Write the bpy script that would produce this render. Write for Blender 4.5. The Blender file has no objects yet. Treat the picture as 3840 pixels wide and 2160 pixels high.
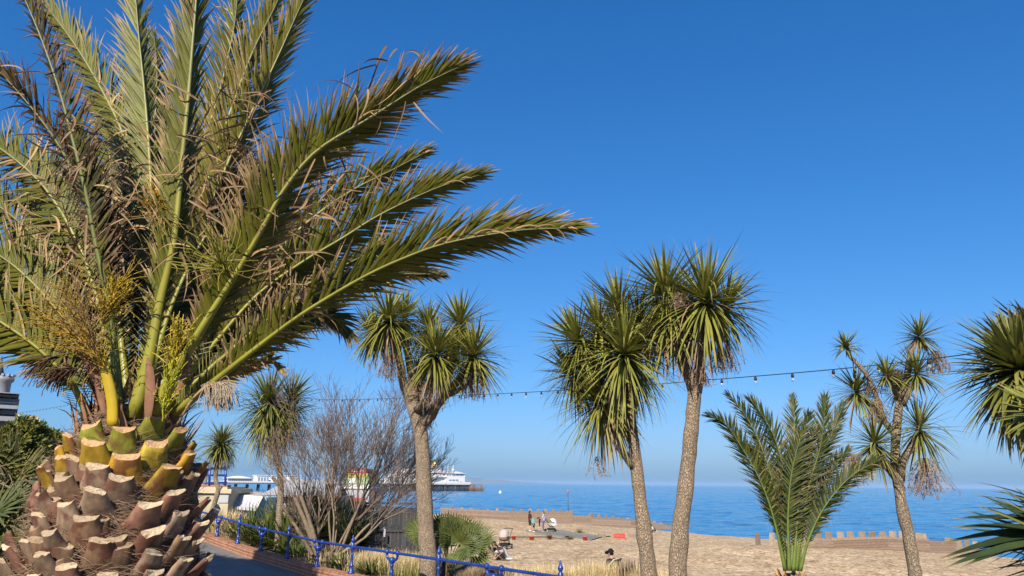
import bpy, bmesh, math, random
from mathutils import Vector, Matrix, noise
R = math.radians
rnd = random.Random(7)
scene = bpy.context.scene
C = scene.collection

# ------------------------------------------------------------------ camera
EYE = 2.35
FOC = 2770.0                      # focal length in pixels of the 3840 wide photograph
PITCH, ROLL = 14.8, 0.63
camd = bpy.data.cameras.new('camera')
cam = bpy.data.objects.new('camera', camd); C.objects.link(cam)
camd.sensor_width = 36.0
camd.lens = 36.0 * FOC / 3840.0
camd.clip_start = 0.05; camd.clip_end = 60000
CAMR = Matrix.Rotation(R(90 + PITCH), 4, 'X') @ Matrix.Rotation(R(ROLL), 4, 'Z')
cam.matrix_world = Matrix.Translation((0, 0, EYE)) @ CAMR
scene.camera = cam

# ------------------------------------------------------------------ daylight
SUN_EL = 36.0
SUN_AZ = Vector((-0.25, -0.968, 0))           # where the sun stands: behind the viewer, a little left
w = bpy.data.worlds.new('World'); scene.world = w; w.use_nodes = True
nt = w.node_tree; nt.nodes.clear()
sky = nt.nodes.new('ShaderNodeTexSky'); sky.sky_type = 'NISHITA'; sky.sun_disc = False
sky.sun_elevation = R(SUN_EL); sky.sun_rotation = math.atan2(SUN_AZ.x, SUN_AZ.y)
sky.altitude = 0; sky.air_density = 1.0; sky.dust_density = 1.0; sky.ozone_density = 3.0
sep = nt.nodes.new('ShaderNodeSeparateColor'); comb = nt.nodes.new('ShaderNodeCombineColor')
for ch, (gm, k) in enumerate(((1.449, .30), (.915, 1.106), (.776, 2.252))):       # the camera's colour response to the sky
    pw_ = nt.nodes.new('ShaderNodeMath'); pw_.operation = 'POWER'; pw_.inputs[1].default_value = gm
    ml_ = nt.nodes.new('ShaderNodeMath'); ml_.operation = 'MULTIPLY'; ml_.inputs[1].default_value = k
    nt.links.new(sep.outputs[ch], pw_.inputs[0]); nt.links.new(pw_.outputs[0], ml_.inputs[0]); nt.links.new(ml_.outputs[0], comb.inputs[ch])
bg = nt.nodes.new('ShaderNodeBackground'); bg.inputs[1].default_value = 0.0535
out = nt.nodes.new('ShaderNodeOutputWorld')
nt.links.new(sky.outputs[0], sep.inputs[0]); nt.links.new(comb.outputs[0], bg.inputs[0]); nt.links.new(bg.outputs[0], out.inputs[0])
sund = bpy.data.lights.new('sun', 'SUN'); sund.energy = 5.0; sund.angle = R(0.53); sund.color = (1.0, 0.905, 0.77)
sun = bpy.data.objects.new('sun', sund); C.objects.link(sun)
SUND = Vector((SUN_AZ.x * math.cos(R(SUN_EL)), SUN_AZ.y * math.cos(R(SUN_EL)), math.sin(R(SUN_EL))))
sun.rotation_euler = (-SUND).to_track_quat('-Z', 'Y').to_euler()
sun.location = (10, -30, 20)
scene.view_settings.view_transform = 'Standard'; scene.view_settings.look = 'None'
scene.view_settings.exposure = 0.85; scene.view_settings.gamma = 1.0
scene.render.engine = 'CYCLES'
scene.cycles.max_bounces = 6; scene.cycles.transparent_max_bounces = 8
scene.cycles.diffuse_bounces = 3; scene.cycles.glossy_bounces = 3; scene.cycles.volume_bounces = 0

# ------------------------------------------------------------------ helpers
def P(px, py, Y):                 # the point at depth Y seen at pixel (px, py) of the 3840 x 2160 photograph
    d = CAMR.to_3x3() @ Vector(((px - 1920) / FOC, (1080 - py) / FOC, -1))
    k = Y / d.y
    return Vector((d.x * k, Y, EYE + d.z * k))
UU = 3840 / 2576.0
def U(x, y, Y): return P(x * UU, y * UU, Y)
def onz(px, py, z):
    d = CAMR.to_3x3() @ Vector(((px - 1920) / FOC, (1080 - py) / FOC, -1))
    k = (z - EYE) / d.z
    return Vector((d.x * k, d.y * k, z))

def tag(o, label=None, cat=None, group=None, kind=None):
    if label: o['label'] = label
    if cat: o['category'] = cat
    if group: o['group'] = group
    if kind: o['kind'] = kind
    return o
def empty(name, loc, label=None, cat=None, group=None, rz=0):
    o = bpy.data.objects.new(name, None); C.objects.link(o); o.location = loc; o.rotation_euler = (0, 0, rz)
    o.empty_display_size = 0.2
    return tag(o, label, cat, group)

ALB = .76                         # keeps the reflectances below the exposure's clipping point
class MB:
    """collects geometry in world space, built as ONE mesh object"""
    def __init__(s): s.v = []; s.f = []; s.c = []; s.m = []; s.sm = []
    def quadstrip(s, rows, cols, mi=0, closed=False, smooth=True):
        b = len(s.v); n = len(rows[0])
        for r_, c_ in zip(rows, cols):
            for p in r_: s.v.append((p[0], p[1], p[2])); s.c.append(c_)
        for i in range(len(rows) - 1):
            for j in range(n if closed else n - 1):
                k = (j + 1) % n
                s.f.append((b + i*n + j, b + i*n + k, b + (i+1)*n + k, b + (i+1)*n + j)); s.m.append(mi); s.sm.append(smooth)
        return b
    def poly(s, pts, col=(1,1,1), mi=0):
        b = len(s.v)
        for p in pts: s.v.append((p[0], p[1], p[2])); s.c.append(col)
        s.f.append(tuple(range(b, b + len(pts)))); s.m.append(mi); s.sm.append(False)
    def box(s, lo, hi, col=(1,1,1), mi=0, M=None):
        (a,b_,c_),(d,e,f_) = lo, hi
        ps = [Vector(q) for q in ((a,b_,c_),(d,b_,c_),(d,e,c_),(a,e,c_),(a,b_,f_),(d,b_,f_),(d,e,f_),(a,e,f_))]
        if M is not None: ps = [M @ q for q in ps]
        b = len(s.v)
        for p in ps: s.v.append(tuple(p)); s.c.append(col)
        for q in ((3,2,1,0),(4,5,6,7),(0,1,5,4),(1,2,6,5),(2,3,7,6),(3,0,4,7)):
            s.f.append(tuple(b+i for i in q)); s.m.append(mi); s.sm.append(False)
    def tube(s, pts, rad, n=6, col=(1,1,1), mi=0, cap=True, cols=None, wob=0.0, smooth=True, flat=1.0):
        pts = [Vector(p) for p in pts]
        if not isinstance(rad, (list, tuple)): rad = [rad]*len(pts)
        rows = []; prev = None
        for i, p in enumerate(pts):
            t = (pts[min(i+1, len(pts)-1)] - pts[max(i-1, 0)])
            if t.length < 1e-9: t = Vector((0,0,1))
            t.normalize()
            if prev is None:
                a = Vector((0,0,1)) if abs(t.z) < .9 else Vector((0,1,0))
                x = t.cross(a).normalized()
            else:
                x = (prev - t * prev.dot(t))
                if x.length < 1e-6: x = t.orthogonal()
                x.normalize()
            prev = x; y = t.cross(x)
            row = []
            for j in range(n):
                a = 2*math.pi*j/n
                r = rad[i]
                if wob: r *= 1 + wob*noise.noise((p + (x*math.cos(a)+y*math.sin(a))*r) * (1.6/ max(.1, rad[0]))*.35)
                row.append(p + x*(math.cos(a)*r) + y*(math.sin(a)*r*flat))
            rows.append(row)
        b = s.quadstrip(rows, cols or [col]*len(pts), mi, True, smooth)
        if cap:
            s.f.append(tuple(b + j for j in range(n))[::-1]); s.m.append(mi); s.sm.append(False)
            e = b + (len(pts)-1)*n
            s.f.append(tuple(e + j for j in range(n))); s.m.append(mi); s.sm.append(False)
    def lathe(s, base, prof, n=12, col=(1,1,1), mi=0, smooth=True, cols=None):
        rows = [[(base[0]+r*math.cos(2*math.pi*j/n), base[1]+r*math.sin(2*math.pi*j/n), base[2]+z) for j in range(n)] for r, z in prof]
        b = s.quadstrip(rows, cols or [col]*len(prof), mi, True, smooth)
        s.f.append(tuple(b + j for j in range(n))[::-1]); s.m.append(mi); s.sm.append(False)
        e = b + (len(prof)-1)*n
        s.f.append(tuple(e + j for j in range(n))); s.m.append(mi); s.sm.append(False)
    def leaf(s, p, d, nrm, L, W, seg=4, droop=0.0, ramp=None, fold=0.25, curl=0.0, sway=None, root=.4, mi=0, tipw=1.7):
        d = d.normalized(); p = Vector(p)
        nrm = (nrm - d*nrm.dot(d))
        if nrm.length < 1e-5: nrm = d.orthogonal()
        nrm.normalize()
        rows = []; cols = []; st = L/seg
        for i in range(seg+1):
            t = i/seg
            ww = W * min(1, root + t*3.2) * max(0.03, 1 - t**tipw)
            side = d.cross(nrm)
            rows.append((p - side*ww*.5 + nrm*ww*fold, p, p + side*ww*.5 + nrm*ww*fold))
            cols.append(ramp(t))
            d = d + Vector((0,0,-1))*(droop*(1/seg)*(0.4+1.2*t))
            if curl: d = d + nrm*(curl/seg*(t*1.6))
            if sway is not None: d = d + sway/seg
            d.normalize()
            nrm = (nrm - d*nrm.dot(d)); nrm.normalize()
            p = p + d*st
        s.quadstrip(rows, cols, mi)
    def build(s, name, mats, parent=None, origin=None):
        me = bpy.data.meshes.new(name)
        if origin is not None:
            o_ = Vector(origin); vs = [(a[0]-o_.x, a[1]-o_.y, a[2]-o_.z) for a in s.v]
        elif parent is not None:
            Mi = wm(parent).inverted(); vs = [tuple(Mi @ Vector(a)) for a in s.v]
        else: vs = s.v
        me.from_pydata(vs, [], s.f)
        if not isinstance(mats, (list, tuple)): mats = [mats]
        for m in mats: me.materials.append(m)
        me.polygons.foreach_set('material_index', s.m)
        me.polygons.foreach_set('use_smooth', s.sm)
        at = me.color_attributes.new('col', 'FLOAT_COLOR', 'POINT')
        fl = []; k_ = 1.0 if name == 'brick_wall' else ALB
        for c_ in s.c: fl.extend((c_[0]*k_, c_[1]*k_, c_[2]*k_, 1.0))
        at.data.foreach_set('color', fl)
        me.update()
        o = bpy.data.objects.new(name, me); C.objects.link(o)
        if origin is not None: o.location = origin
        if parent is not None: o.parent = parent
        return o
def wm(o):
    M = Matrix.Translation(o.location) @ o.rotation_euler.to_matrix().to_4x4()
    return wm(o.parent) @ M if o.parent else M

def crv(pts, n):
    """Catmull-Rom through pts, n samples evenly along the length"""
    pts = [Vector(p) for p in pts]
    q = [pts[0]*2 - pts[1]] + pts + [pts[-1]*2 - pts[-2]]
    dense = []
    for i in range(1, len(q)-2):
        for k in range(16):
            t = k/16; a,b,c,d = q[i-1],q[i],q[i+1],q[i+2]
            dense.append(.5*((2*b)+(c-a)*t+(2*a-5*b+4*c-d)*t*t+(3*b-a-3*c+d)*t**3))
    dense.append(pts[-1])
    ac = [0]
    for i in range(1, len(dense)): ac.append(ac[-1]+(dense[i]-dense[i-1]).length)
    res = []; j = 0
    for k in range(n):
        L = ac[-1]*k/(n-1)
        while j < len(ac)-2 and ac[j+1] < L: j += 1
        t = (L-ac[j])/max(1e-9, ac[j+1]-ac[j])
        res.append(dense[j].lerp(dense[j+1], min(1, t)))
    return res
def mix(a, b, t): return tuple(x+(y-x)*t for x, y in zip(a, b))
def mul(a, k): return tuple(x*k for x in a)
def sst(a, b, x):
    t = min(1, max(0, (x-a)/(b-a))); return t*t*(3-2*t)

# ------------------------------------------------------------------ materials
def mat(name, rough=.7, spec=.3, col=None, attr=False, metal=0, nsc=None, namt=.25, bump=None, bscale=20, trans=0.0, stretch=(1,1,1), alpha=None):
    m = bpy.data.materials.new(name); m.use_nodes = True
    t = m.node_tree; b = t.nodes['Principled BSDF']
    b.inputs['Roughness'].default_value = rough; b.inputs['Specular IOR Level'].default_value = spec
    b.inputs['Metallic'].default_value = metal
    tc = t.nodes.new('ShaderNodeTexCoord'); mp = t.nodes.new('ShaderNodeMapping'); mp.inputs['Scale'].default_value = stretch
    t.links.new(tc.outputs['Object'], mp.inputs[0])
    if attr:
        a = t.nodes.new('ShaderNodeAttribute'); a.attribute_name = 'col'; src = a.outputs['Color']
    else:
        a = t.nodes.new('ShaderNodeRGB'); a.outputs[0].default_value = (*mul(col, ALB), 1); src = a.outputs[0]
    if nsc:
        n = t.nodes.new('ShaderNodeTexNoise'); n.inputs['Scale'].default_value = nsc; n.inputs['Detail'].default_value = 5
        t.links.new(mp.outputs[0], n.inputs['Vector'])
        r = t.nodes.new('ShaderNodeMapRange'); r.inputs[1].default_value = .25; r.inputs[2].default_value = .75
        r.inputs[3].default_value = 1-namt; r.inputs[4].default_value = 1+namt
        t.links.new(n.outputs['Fac'], r.inputs[0])
        mx = t.nodes.new('ShaderNodeVectorMath'); mx.operation = 'SCALE'
        t.links.new(src, mx.inputs[0]); t.links.new(r.outputs[0], mx.inputs['Scale']); src = mx.outputs[0]
    t.links.new(src, b.inputs['Base Color'])
    if bump:
        n2 = t.nodes.new('ShaderNodeTexNoise'); n2.inputs['Scale'].default_value = bscale; n2.inputs['Detail'].default_value = 6
        t.links.new(mp.outputs[0], n2.inputs['Vector'])
        bp = t.nodes.new('ShaderNodeBump'); bp.inputs['Strength'].default_value = bump; bp.inputs['Distance'].default_value = .02
        t.links.new(n2.outputs['Fac'], bp.inputs['Height']); t.links.new(bp.outputs[0], b.inputs['Normal'])
    if trans:
        tr = t.nodes.new('ShaderNodeBsdfTranslucent'); ms = t.nodes.new('ShaderNodeMixShader'); ms.inputs[0].default_value = trans
        t.links.new(src, tr.inputs['Color']); t.links.new(b.outputs[0], ms.inputs[1]); t.links.new(tr.outputs[0], ms.inputs[2])
        t.links.new(ms.outputs[0], t.nodes['Material Output'].inputs['Surface'])
    return m

def node(t, kind, **kw):
    n = t.nodes.new(kind)
    for k, v in kw.items(): setattr(n, k, v)
    return n
M_leaf = mat('palm_leaf', .5, .2, attr=True, nsc=6, namt=.22, trans=.16)
M_rachis = mat('rachis', .45, .4, attr=True, nsc=9, namt=.18)
M_dry = mat('dry_fibre', .85, .15, attr=True, nsc=14, namt=.3)
M_blue = mat('blue_paint', .32, .5, col=(.012, .042, .24), nsc=6, namt=.35, bump=.3, bscale=40)
M_white = mat('white_paint', .6, .3, col=(.78, .78, .76), nsc=1.2, namt=.06)
M_cream = mat('cream_render', .8, .2, col=(.48, .43, .29), nsc=1.5, namt=.12, bump=.2, bscale=8)
M_grey = mat('grey_paint', .7, .3, col=(.36, .38, .41), nsc=2, namt=.1)
M_attr = mat('painted', .6, .3, attr=True, nsc=4, namt=.1)
M_cloth = mat('cloth', .85, .15, attr=True, nsc=18, namt=.12)
M_skin = mat('skin', .55, .35, col=(.52, .30, .22), nsc=9, namt=.08)
M_wood = mat('weathered_wood', .85, .15, attr=True, nsc=7, namt=.35, bump=.5, bscale=12, stretch=(1, 1, 3))
M_dark = mat('dark_plastic', .5, .4, col=(.015, .016, .02), nsc=5, namt=.2)
M_glass = mat('dark_glass', .12, .6, col=(.05, .07, .10), nsc=1, namt=.3)
M_gold = mat('gold_leaf', .3, .6, col=(.72, .42, .08), metal=.6, nsc=3, namt=.15)
# ------------------------------------------------------------------ ground, path, beach, sea
SEA = EYE - 5.6
A0 = Vector((-10.72, 26.8, 0)); A10 = Vector((.88, 13.4, 0))
RD = (A10 - A0).normalized(); RN = Vector((-RD.y, RD.x, 0)); RSP = (A10 - A0).length/10
if RN.x < 0: RN = -RN
def sw(x, y):
    p = Vector((x, y, 0)) - A0
    return p.dot(RD), p.dot(RN)
TAB = [(-30, 1.35), (-6, 1.32), (0, 1.28), (2.5, 1.01), (5, .84), (10, .81), (40, .8)]
def railz(i):
    for (a, za), (b, zb) in zip(TAB, TAB[1:]):
        if i <= b: return za + (zb-za)*min(1, max(0, (i-a)/(b-a)))
    return TAB[-1][1]
def pathz(i): return railz(i) - .87
def lin(tab, x):
    if x <= tab[0][0]: return tab[0][1]
    for (a, za), (b, zb) in zip(tab, tab[1:]):
        if x <= b: return za + (zb-za)*(x-a)/(b-a)
    return tab[-1][1]
BT = [(0, -1.0), (20, -1.05), (36, -1.62), (50, -1.95), (58, -2.3), (71.4, SEA), (90, SEA-1.6), (140, -8), (400, -12)]
def beachz(x, y):
    q = .815*x + .579*y
    z = lin(BT, q)
    z += .62*math.exp(-((x-15)**2+(y-45)**2)/70.0)
    z += .5*math.exp(-((x+8)**2+(y-79)**2)/160.0)
    z += .06*noise.noise((x*.15, y*.15, 3.1)) + .09*noise.noise((x*.45, y*.45, 1.1)) + .13*noise.noise((q*.35, (x-y)*.04, 7.7))
    return z
def gz(x, y):
    s, w_ = sw(x, y); i = s/RSP
    pz = pathz(i)
    if w_ < 0: return pz - (0.06 if w_ > -9 else -min(6, (-9-w_)*.06))
    g = pz - .06 + .26*sst(.5, 1.1, w_)
    return g + (beachz(x, y) - g)*sst(4.2, 7.5, w_)
def gpt(px, py_, Y):
    p = P(px, py_, Y); p.z = gz(p.x, p.y); return p
def bedpt(px, py_, Y, wmin=.9):       # a point of the planted bed: slides back along the sight line until it is clear of the kerb
    p = P(px, py_, Y)
    while sw(p.x, p.y)[1] < wmin: Y += .1; p = P(px, py_, Y)
    p.z = gz(p.x, p.y); return p
def axis(lo, hi, step, far):
    a = []
    x = lo
    while x <= hi + 1e-6: a.append(x); x += step
    d = step
    x = lo
    while x > -far: d *= 1.5; x -= d; a.insert(0, x)
    d = step; x = hi
    while x < far: d *= 1.5; x += d; a.append(x)
    return a
xs = axis(-30, 48, .6, 24000); ys = axis(-3, 110, .6, 24000)
g = MB()
for y in ys:
    for x in xs: g.v.append((x, y, gz(x, y))); g.c.append((1, 1, 1))
nx = len(xs)
for j in range(len(ys)-1):
    for i in range(nx-1):
        g.f.append((j*nx+i, j*nx+i+1, (j+1)*nx+i+1, (j+1)*nx+i)); g.sm.append(True)
        cx, cy = (xs[i]+xs[i+1])/2, (ys[j]+ys[j+1])/2
        g.m.append(1 if sw(cx, cy)[1] < 6.3 else 0)

def shingle_mat():
    m = bpy.data.materials.new('shingle'); m.use_nodes = True; t = m.node_tree; b = t.nodes['Principled BSDF']
    b.inputs['Roughness'].default_value = .8; b.inputs['Specular IOR Level'].default_value = .2
    tc = node(t, 'ShaderNodeTexCoord')
    v = node(t, 'ShaderNodeTexVoronoi'); v.inputs['Scale'].default_value = 9
    v2 = node(t, 'ShaderNodeTexVoronoi'); v2.inputs['Scale'].default_value = 3.2
    n = node(t, 'ShaderNodeTexNoise'); n.inputs['Scale'].default_value = .35; n.inputs['Detail'].default_value = 6
    for q in (v, v2, n): t.links.new(tc.outputs['Object'], q.inputs['Vector'])
    r = node(t, 'ShaderNodeValToRGB'); cr = r.color_ramp
    cr.elements[0].position = 0; cr.elements[0].color = (0.112, 0.073, 0.037, 1)
    cr.elements[1].position = 1; cr.elements[1].color = (0.581, 0.482, 0.330, 1)
    for p_, c_ in ((.25, (0.238, 0.162, 0.085, 1)), (.6, (0.403, 0.287, 0.163, 1)), (.8, (0.469, 0.353, 0.218, 1))):
        e = cr.elements.new(p_); e.color = c_
    sep = node(t, 'ShaderNodeSeparateColor'); t.links.new(v.outputs['Color'], sep.inputs[0])
    sep2 = node(t, 'ShaderNodeSeparateColor'); t.links.new(v2.outputs['Color'], sep2.inputs[0])
    ma = node(t, 'ShaderNodeMath', operation='MULTIPLY_ADD'); t.links.new(sep.outputs[0], ma.inputs[0]); ma.inputs[1].default_value = .68
    mb_ = node(t, 'ShaderNodeMath', operation='MULTIPLY_ADD'); t.links.new(sep2.outputs[1], mb_.inputs[0]); mb_.inputs[1].default_value = .34
    mc = node(t, 'ShaderNodeMath', operation='MULTIPLY_ADD'); t.links.new(n.outputs['Fac'], mc.inputs[0]); mc.inputs[1].default_value = .5; mc.inputs[2].default_value = -.2
    t.links.new(mc.outputs[0], mb_.inputs[2]); t.links.new(mb_.outputs[0], ma.inputs[2])
    t.links.new(ma.outputs[0], r.inputs[0]); t.links.new(r.outputs[0], b.inputs['Base Color'])
    bp = node(t, 'ShaderNodeBump'); bp.inputs['Strength'].default_value = .8; bp.inputs['Distance'].default_value = .035; bp.invert = True
    t.links.new(v.outputs['Distance'], bp.inputs['Height']); t.links.new(bp.outputs[0], b.inputs['Normal'])
    return m
M_shingle = shingle_mat()
M_soil = mat('bed_soil', .95, .1, col=(.10, .075, .05), nsc=5, namt=.5, bump=.8, bscale=14)
tag(g.build('ground', [M_shingle, M_soil]), kind='structure')

# path of dark slabs
def path_mat():
    m = bpy.data.materials.new('path_slabs'); m.use_nodes = True; t = m.node_tree; b = t.nodes['Principled BSDF']
    b.inputs['Roughness'].default_value = .85; b.inputs['Specular IOR Level'].default_value = .25
    tc = node(t, 'ShaderNodeTexCoord'); mp = node(t, 'ShaderNodeMapping'); mp.inputs['Rotation'].default_value = (0, 0, R(49))
    t.links.new(tc.outputs['Object'], mp.inputs[0])
    br = node(t, 'ShaderNodeTexBrick'); br.inputs['Scale'].default_value = 1.0; br.inputs['Brick Width'].default_value = .9; br.inputs['Row Height'].default_value = .6
    br.inputs['Mortar Size'].default_value = .008; br.inputs['Color1'].default_value = (.14, .132, .125, 1); br.inputs['Color2'].default_value = (.165, .157, .15, 1); br.inputs['Mortar'].default_value = (.08, .075, .07, 1)
    t.links.new(mp.outputs[0], br.inputs['Vector'])
    n = node(t, 'ShaderNodeTexNoise'); n.inputs['Scale'].default_value = 2.2; n.inputs['Detail'].default_value = 8; t.links.new(tc.outputs['Object'], n.inputs['Vector'])
    r = node(t, 'ShaderNodeMapRange'); r.inputs[3].default_value = .72; r.inputs[4].default_value = 1.28; t.links.new(n.outputs['Fac'], r.inputs[0])
    mx = node(t, 'ShaderNodeVectorMath', operation='SCALE'); t.links.new(br.outputs['Color'], mx.inputs[0]); t.links.new(r.outputs[0], mx.inputs['Scale'])
    t.links.new(mx.outputs[0], b.inputs['Base Color'])
    bp = node(t, 'ShaderNodeBump'); bp.inputs['Strength'].default_value = .3; bp.inputs['Distance'].default_value = .01
    t.links.new(n.outputs['Fac'], bp.inputs['Height']); t.links.new(bp.outputs[0], b.inputs['Normal'])
    return m
pm = MB(); rows = []
for k in range(-24, 46):
    i = k*.5
    rows.append([A0 + RD*(i*RSP) + RN*ww + Vector((0, 0, pathz(i)+.012)) for ww in (-8.5, -6, -4, -2, -.13)])
pm.quadstrip(rows, [(1, 1, 1)]*len(rows))
tag(pm.build('path', path_mat()), kind='structure')

# brick kerb wall under the railing
def brick_mat():
    m = bpy.data.materials.new('brick'); m.use_nodes = True; t = m.node_tree; b = t.nodes['Principled BSDF']
    b.inputs['Roughness'].default_value = .9; b.inputs['Specular IOR Level'].default_value = .15
    uv = node(t, 'ShaderNodeAttribute'); uv.attribute_name = 'col'
    br = node(t, 'ShaderNodeTexBrick'); br.inputs['Scale'].default_value = 1.0; br.inputs['Brick Width'].default_value = .225; br.inputs['Row Height'].default_value = .085
    br.inputs['Mortar Size'].default_value = .009; br.inputs['Color1'].default_value = (.30, .115, .06, 1); br.inputs['Color2'].default_value = (.22, .09, .05, 1); br.inputs['Mortar'].default_value = (.30, .24, .18, 1)
    t.links.new(uv.outputs['Color'], br.inputs['Vector'])
    n = node(t, 'ShaderNodeTexNoise'); n.inputs['Scale'].default_value = 3; n.inputs['Detail'].default_value = 6
    tc = node(t, 'ShaderNodeTexCoord'); t.links.new(tc.outputs['Object'], n.inputs['Vector'])
    r = node(t, 'ShaderNodeMapRange'); r.inputs[3].default_value = .6; r.inputs[4].default_value = 1.35; t.links.new(n.outputs['Fac'], r.inputs[0])
    mx = node(t, 'ShaderNodeVectorMath', operation='SCALE'); t.links.new(br.outputs['Color'], mx.inputs[0]); t.links.new(r.outputs[0], mx.inputs['Scale'])
    t.links.new(mx.outputs[0], b.inputs['Base Color'])
    return m
kb = MB()
prof = [(-.14, -.3), (-.14, .0), (-.14, .17), (-.15, .172), (-.15, .25), (-.135, .262), (.135, .262), (.15, .25), (.15, -.3)]
uvl = [0, .3, .47, .472, .55, .57, .84, .86, 1.3]
rows = []
for k in range(-16, 40):
    i = k*.5; base = A0 + RD*(i*RSP)
    rows.append([base + RN*a + Vector((0, 0, pathz(i)+h)) for a, h in prof])
b0 = kb.quadstrip(rows, [(1, 1, 1)]*len(rows), smooth=False)
n_ = len(prof)
for a in range(len(rows)):
    for j in range(n_): kb.c[b0 + a*n_ + j] = (a*.5*RSP, uvl[j]*1.0, 0)
tag(kb.build('brick_wall', brick_mat()), 'low red brick kerb wall carrying the blue railing along the path', 'wall')

# sea
def sea_mat():
    m = bpy.data.materials.new('sea_water'); m.use_nodes = True; t = m.node_tree; b = t.nodes['Principled BSDF']
    b.inputs['Base Color'].default_value = (.034, .155, .32, 1); b.inputs['Roughness'].default_value = .10
    b.inputs['IOR'].default_value = 1.33; b.inputs['Specular IOR Level'].default_value = .5
    tc = node(t, 'ShaderNodeTexCoord'); hs = []
    for sc, st, wt in ((.9, (.3, 1, 1), .9), (.22, (.2, 1, 1), 3.4), (.05, (.18, 1, 1), 6.0)):
        mp = node(t, 'ShaderNodeMapping'); mp.inputs['Scale'].default_value = st; mp.inputs['Rotation'].default_value = (0, 0, R(-8))
        n = node(t, 'ShaderNodeTexNoise'); n.inputs['Scale'].default_value = sc; n.inputs['Detail'].default_value = 4
        t.links.new(tc.outputs['Object'], mp.inputs[0]); t.links.new(mp.outputs[0], n.inputs['Vector'])
        k = node(t, 'ShaderNodeMath', operation='MULTIPLY'); k.inputs[1].default_value = wt; t.links.new(n.outputs['Fac'], k.inputs[0]); hs.append(k)
    a = node(t, 'ShaderNodeMath', operation='ADD'); t.links.new(hs[0].outputs[0], a.inputs[0]); t.links.new(hs[1].outputs[0], a.inputs[1])
    a2 = node(t, 'ShaderNodeMath', operation='ADD'); t.links.new(a.outputs[0], a2.inputs[0]); t.links.new(hs[2].outputs[0], a2.inputs[1])
    bp = node(t, 'ShaderNodeBump'); bp.inputs['Strength'].default_value = 1.0; bp.inputs['Distance'].default_value = .75
    t.links.new(a2.outputs[0], bp.inputs['Height']); t.links.new(bp.outputs[0], b.inputs['Normal'])
    return m
sm = MB()
rows = []; y = 62.0; ysr = [20.0, 45.0]
while y < 1500: ysr.append(y); y *= 1.0065
ysr += [1500, 3000, 8000, 24000]
for y in ysr:
    am = 1 - sst(300, 1200, y); row = []
    for k in range(381):
        x = y*(-1.0 + 2.0*k/380); z = 0
        if y > 50 and am > 0:
            z = .24*noise.noise((x*.10, y*.30, 0)) + .14*noise.noise((x*.27+9, y*.85, 4)) + .06*noise.noise((x*.7, y*2.1, 8))
        row.append((x, y, SEA + z*am))
    rows.append(row)
sm.quadstrip(rows, [(1, 1, 1)]*len(rows), smooth=True)
for sx in (-1, 1): sm.poly([(0, 20, SEA-.4), (sx*24000, 20, SEA-.4), (sx*24000, 24000, SEA-.4)][::sx], (1, 1, 1))
M_sea = sea_mat()
tag(sm.build('sea', M_sea), kind='structure')

# far hazy headland
hm = MB(); rows = []
for k in range(61):
    t = k/60; px = 1180 + 960*t
    h = 1.3*(34 + 26*math.sin(t*3.0+.3) + 14*noise.noise((t*7, 2, 0)))*sst(0, .12, t)*(1-sst(.62, 1, t))
    c = P(px, 1808, 12000); c.z = SEA
    rows.append([c + Vector((0, -350, -3)), c + Vector((0, -150, h*.55)), c + Vector((0, 0, h)), c + Vector((0, 500, h*.8)), c + Vector((0, 1500, -3))])
hm.quadstrip(rows, [(.11, .13, .10)]*len(rows))
tag(hm.build('hills', mat('far_hill', .95, .1, col=(.16, .15, .11), nsc=.008, namt=.5)), kind='structure')
# ------------------------------------------------------------------ railing
def LT(i): return A0 + RD*(i*RSP)
rl = empty('railing', (LT(5).x, LT(5).y, pathz(5) + .26), 'low blue cast iron railing with finial posts along the kerb', 'railing')
rb_ = MB()
for k in range(-3, 15):
    for part in range(2):
        i0, i1 = k + part*.5, k + part*.5 + .5
        rb_.tube([LT(i0) + Vector((0, 0, railz(i0))), LT(i1) + Vector((0, 0, railz(i1)))], .03, 10, cap=False)
rb_.build('rail', M_blue, rl)
def post(i, fin):
    b = LT(i); b.z = pathz(i) + .262; H = railz(i) - b.z
    m = MB()
    if fin:
        m.lathe(b, [(.085, 0), (.085, .03), (.06, .05), (.05, .10), (.035, .14), (.036, .16), (.046, .17), (.046, .19), (.032, .21), (.030, .40), (.04, .42), (.04, .44), (.03, .46), (.032, H-.09), (.048, H-.07), (.052, H), (.048, H+.06), (.032, H+.08), (.03, H+.10), (.046, H+.13), (.050, H+.155), (.036, H+.185), (.02, H+.20), (.026, H+.22), (.012, H+.25), (.004, H+.275)], 12)
    else:
        m.lathe(b, [(.085, 0), (.085, .03), (.06, .05), (.048, .12), (.035, .16), (.045, .18), (.045, .2), (.032, .22), (.03, .30), (.034, H-.30), (.05, H-.28), (.05, H-.26), (.036, H-.245), (.062, H-.21), (.076, H-.17), (.07, H-.12), (.04, H-.10), (.004, H-.095)], 12)
        for sg in (-1, 1):
            c = b + Vector((0, 0, H-.15))
            dz = (railz(i+.1*sg) - railz(i))/.1
            q = [c + RD*(sg*.05), c + RD*(sg*.13), c + RD*(sg*.19) + Vector((0, 0, .03)), c + RD*(sg*.215) + Vector((0, 0, .09)), c + RD*(sg*.215) + Vector((0, 0, .16 + dz*.01))]
            m.tube(crv(q, 10), .03, 8)
            e = q[-1]; m.lathe(e - Vector((0, 0, .05)), [(.036, 0), (.05, .02), (.052, .06), (.04, .09), (.01, .105)], 10)
    m.build('finial_post' if fin else 'bracket_post', M_blue, rl)
for i in range(-2, 14): post(i, i % 2 == 0)

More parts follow.
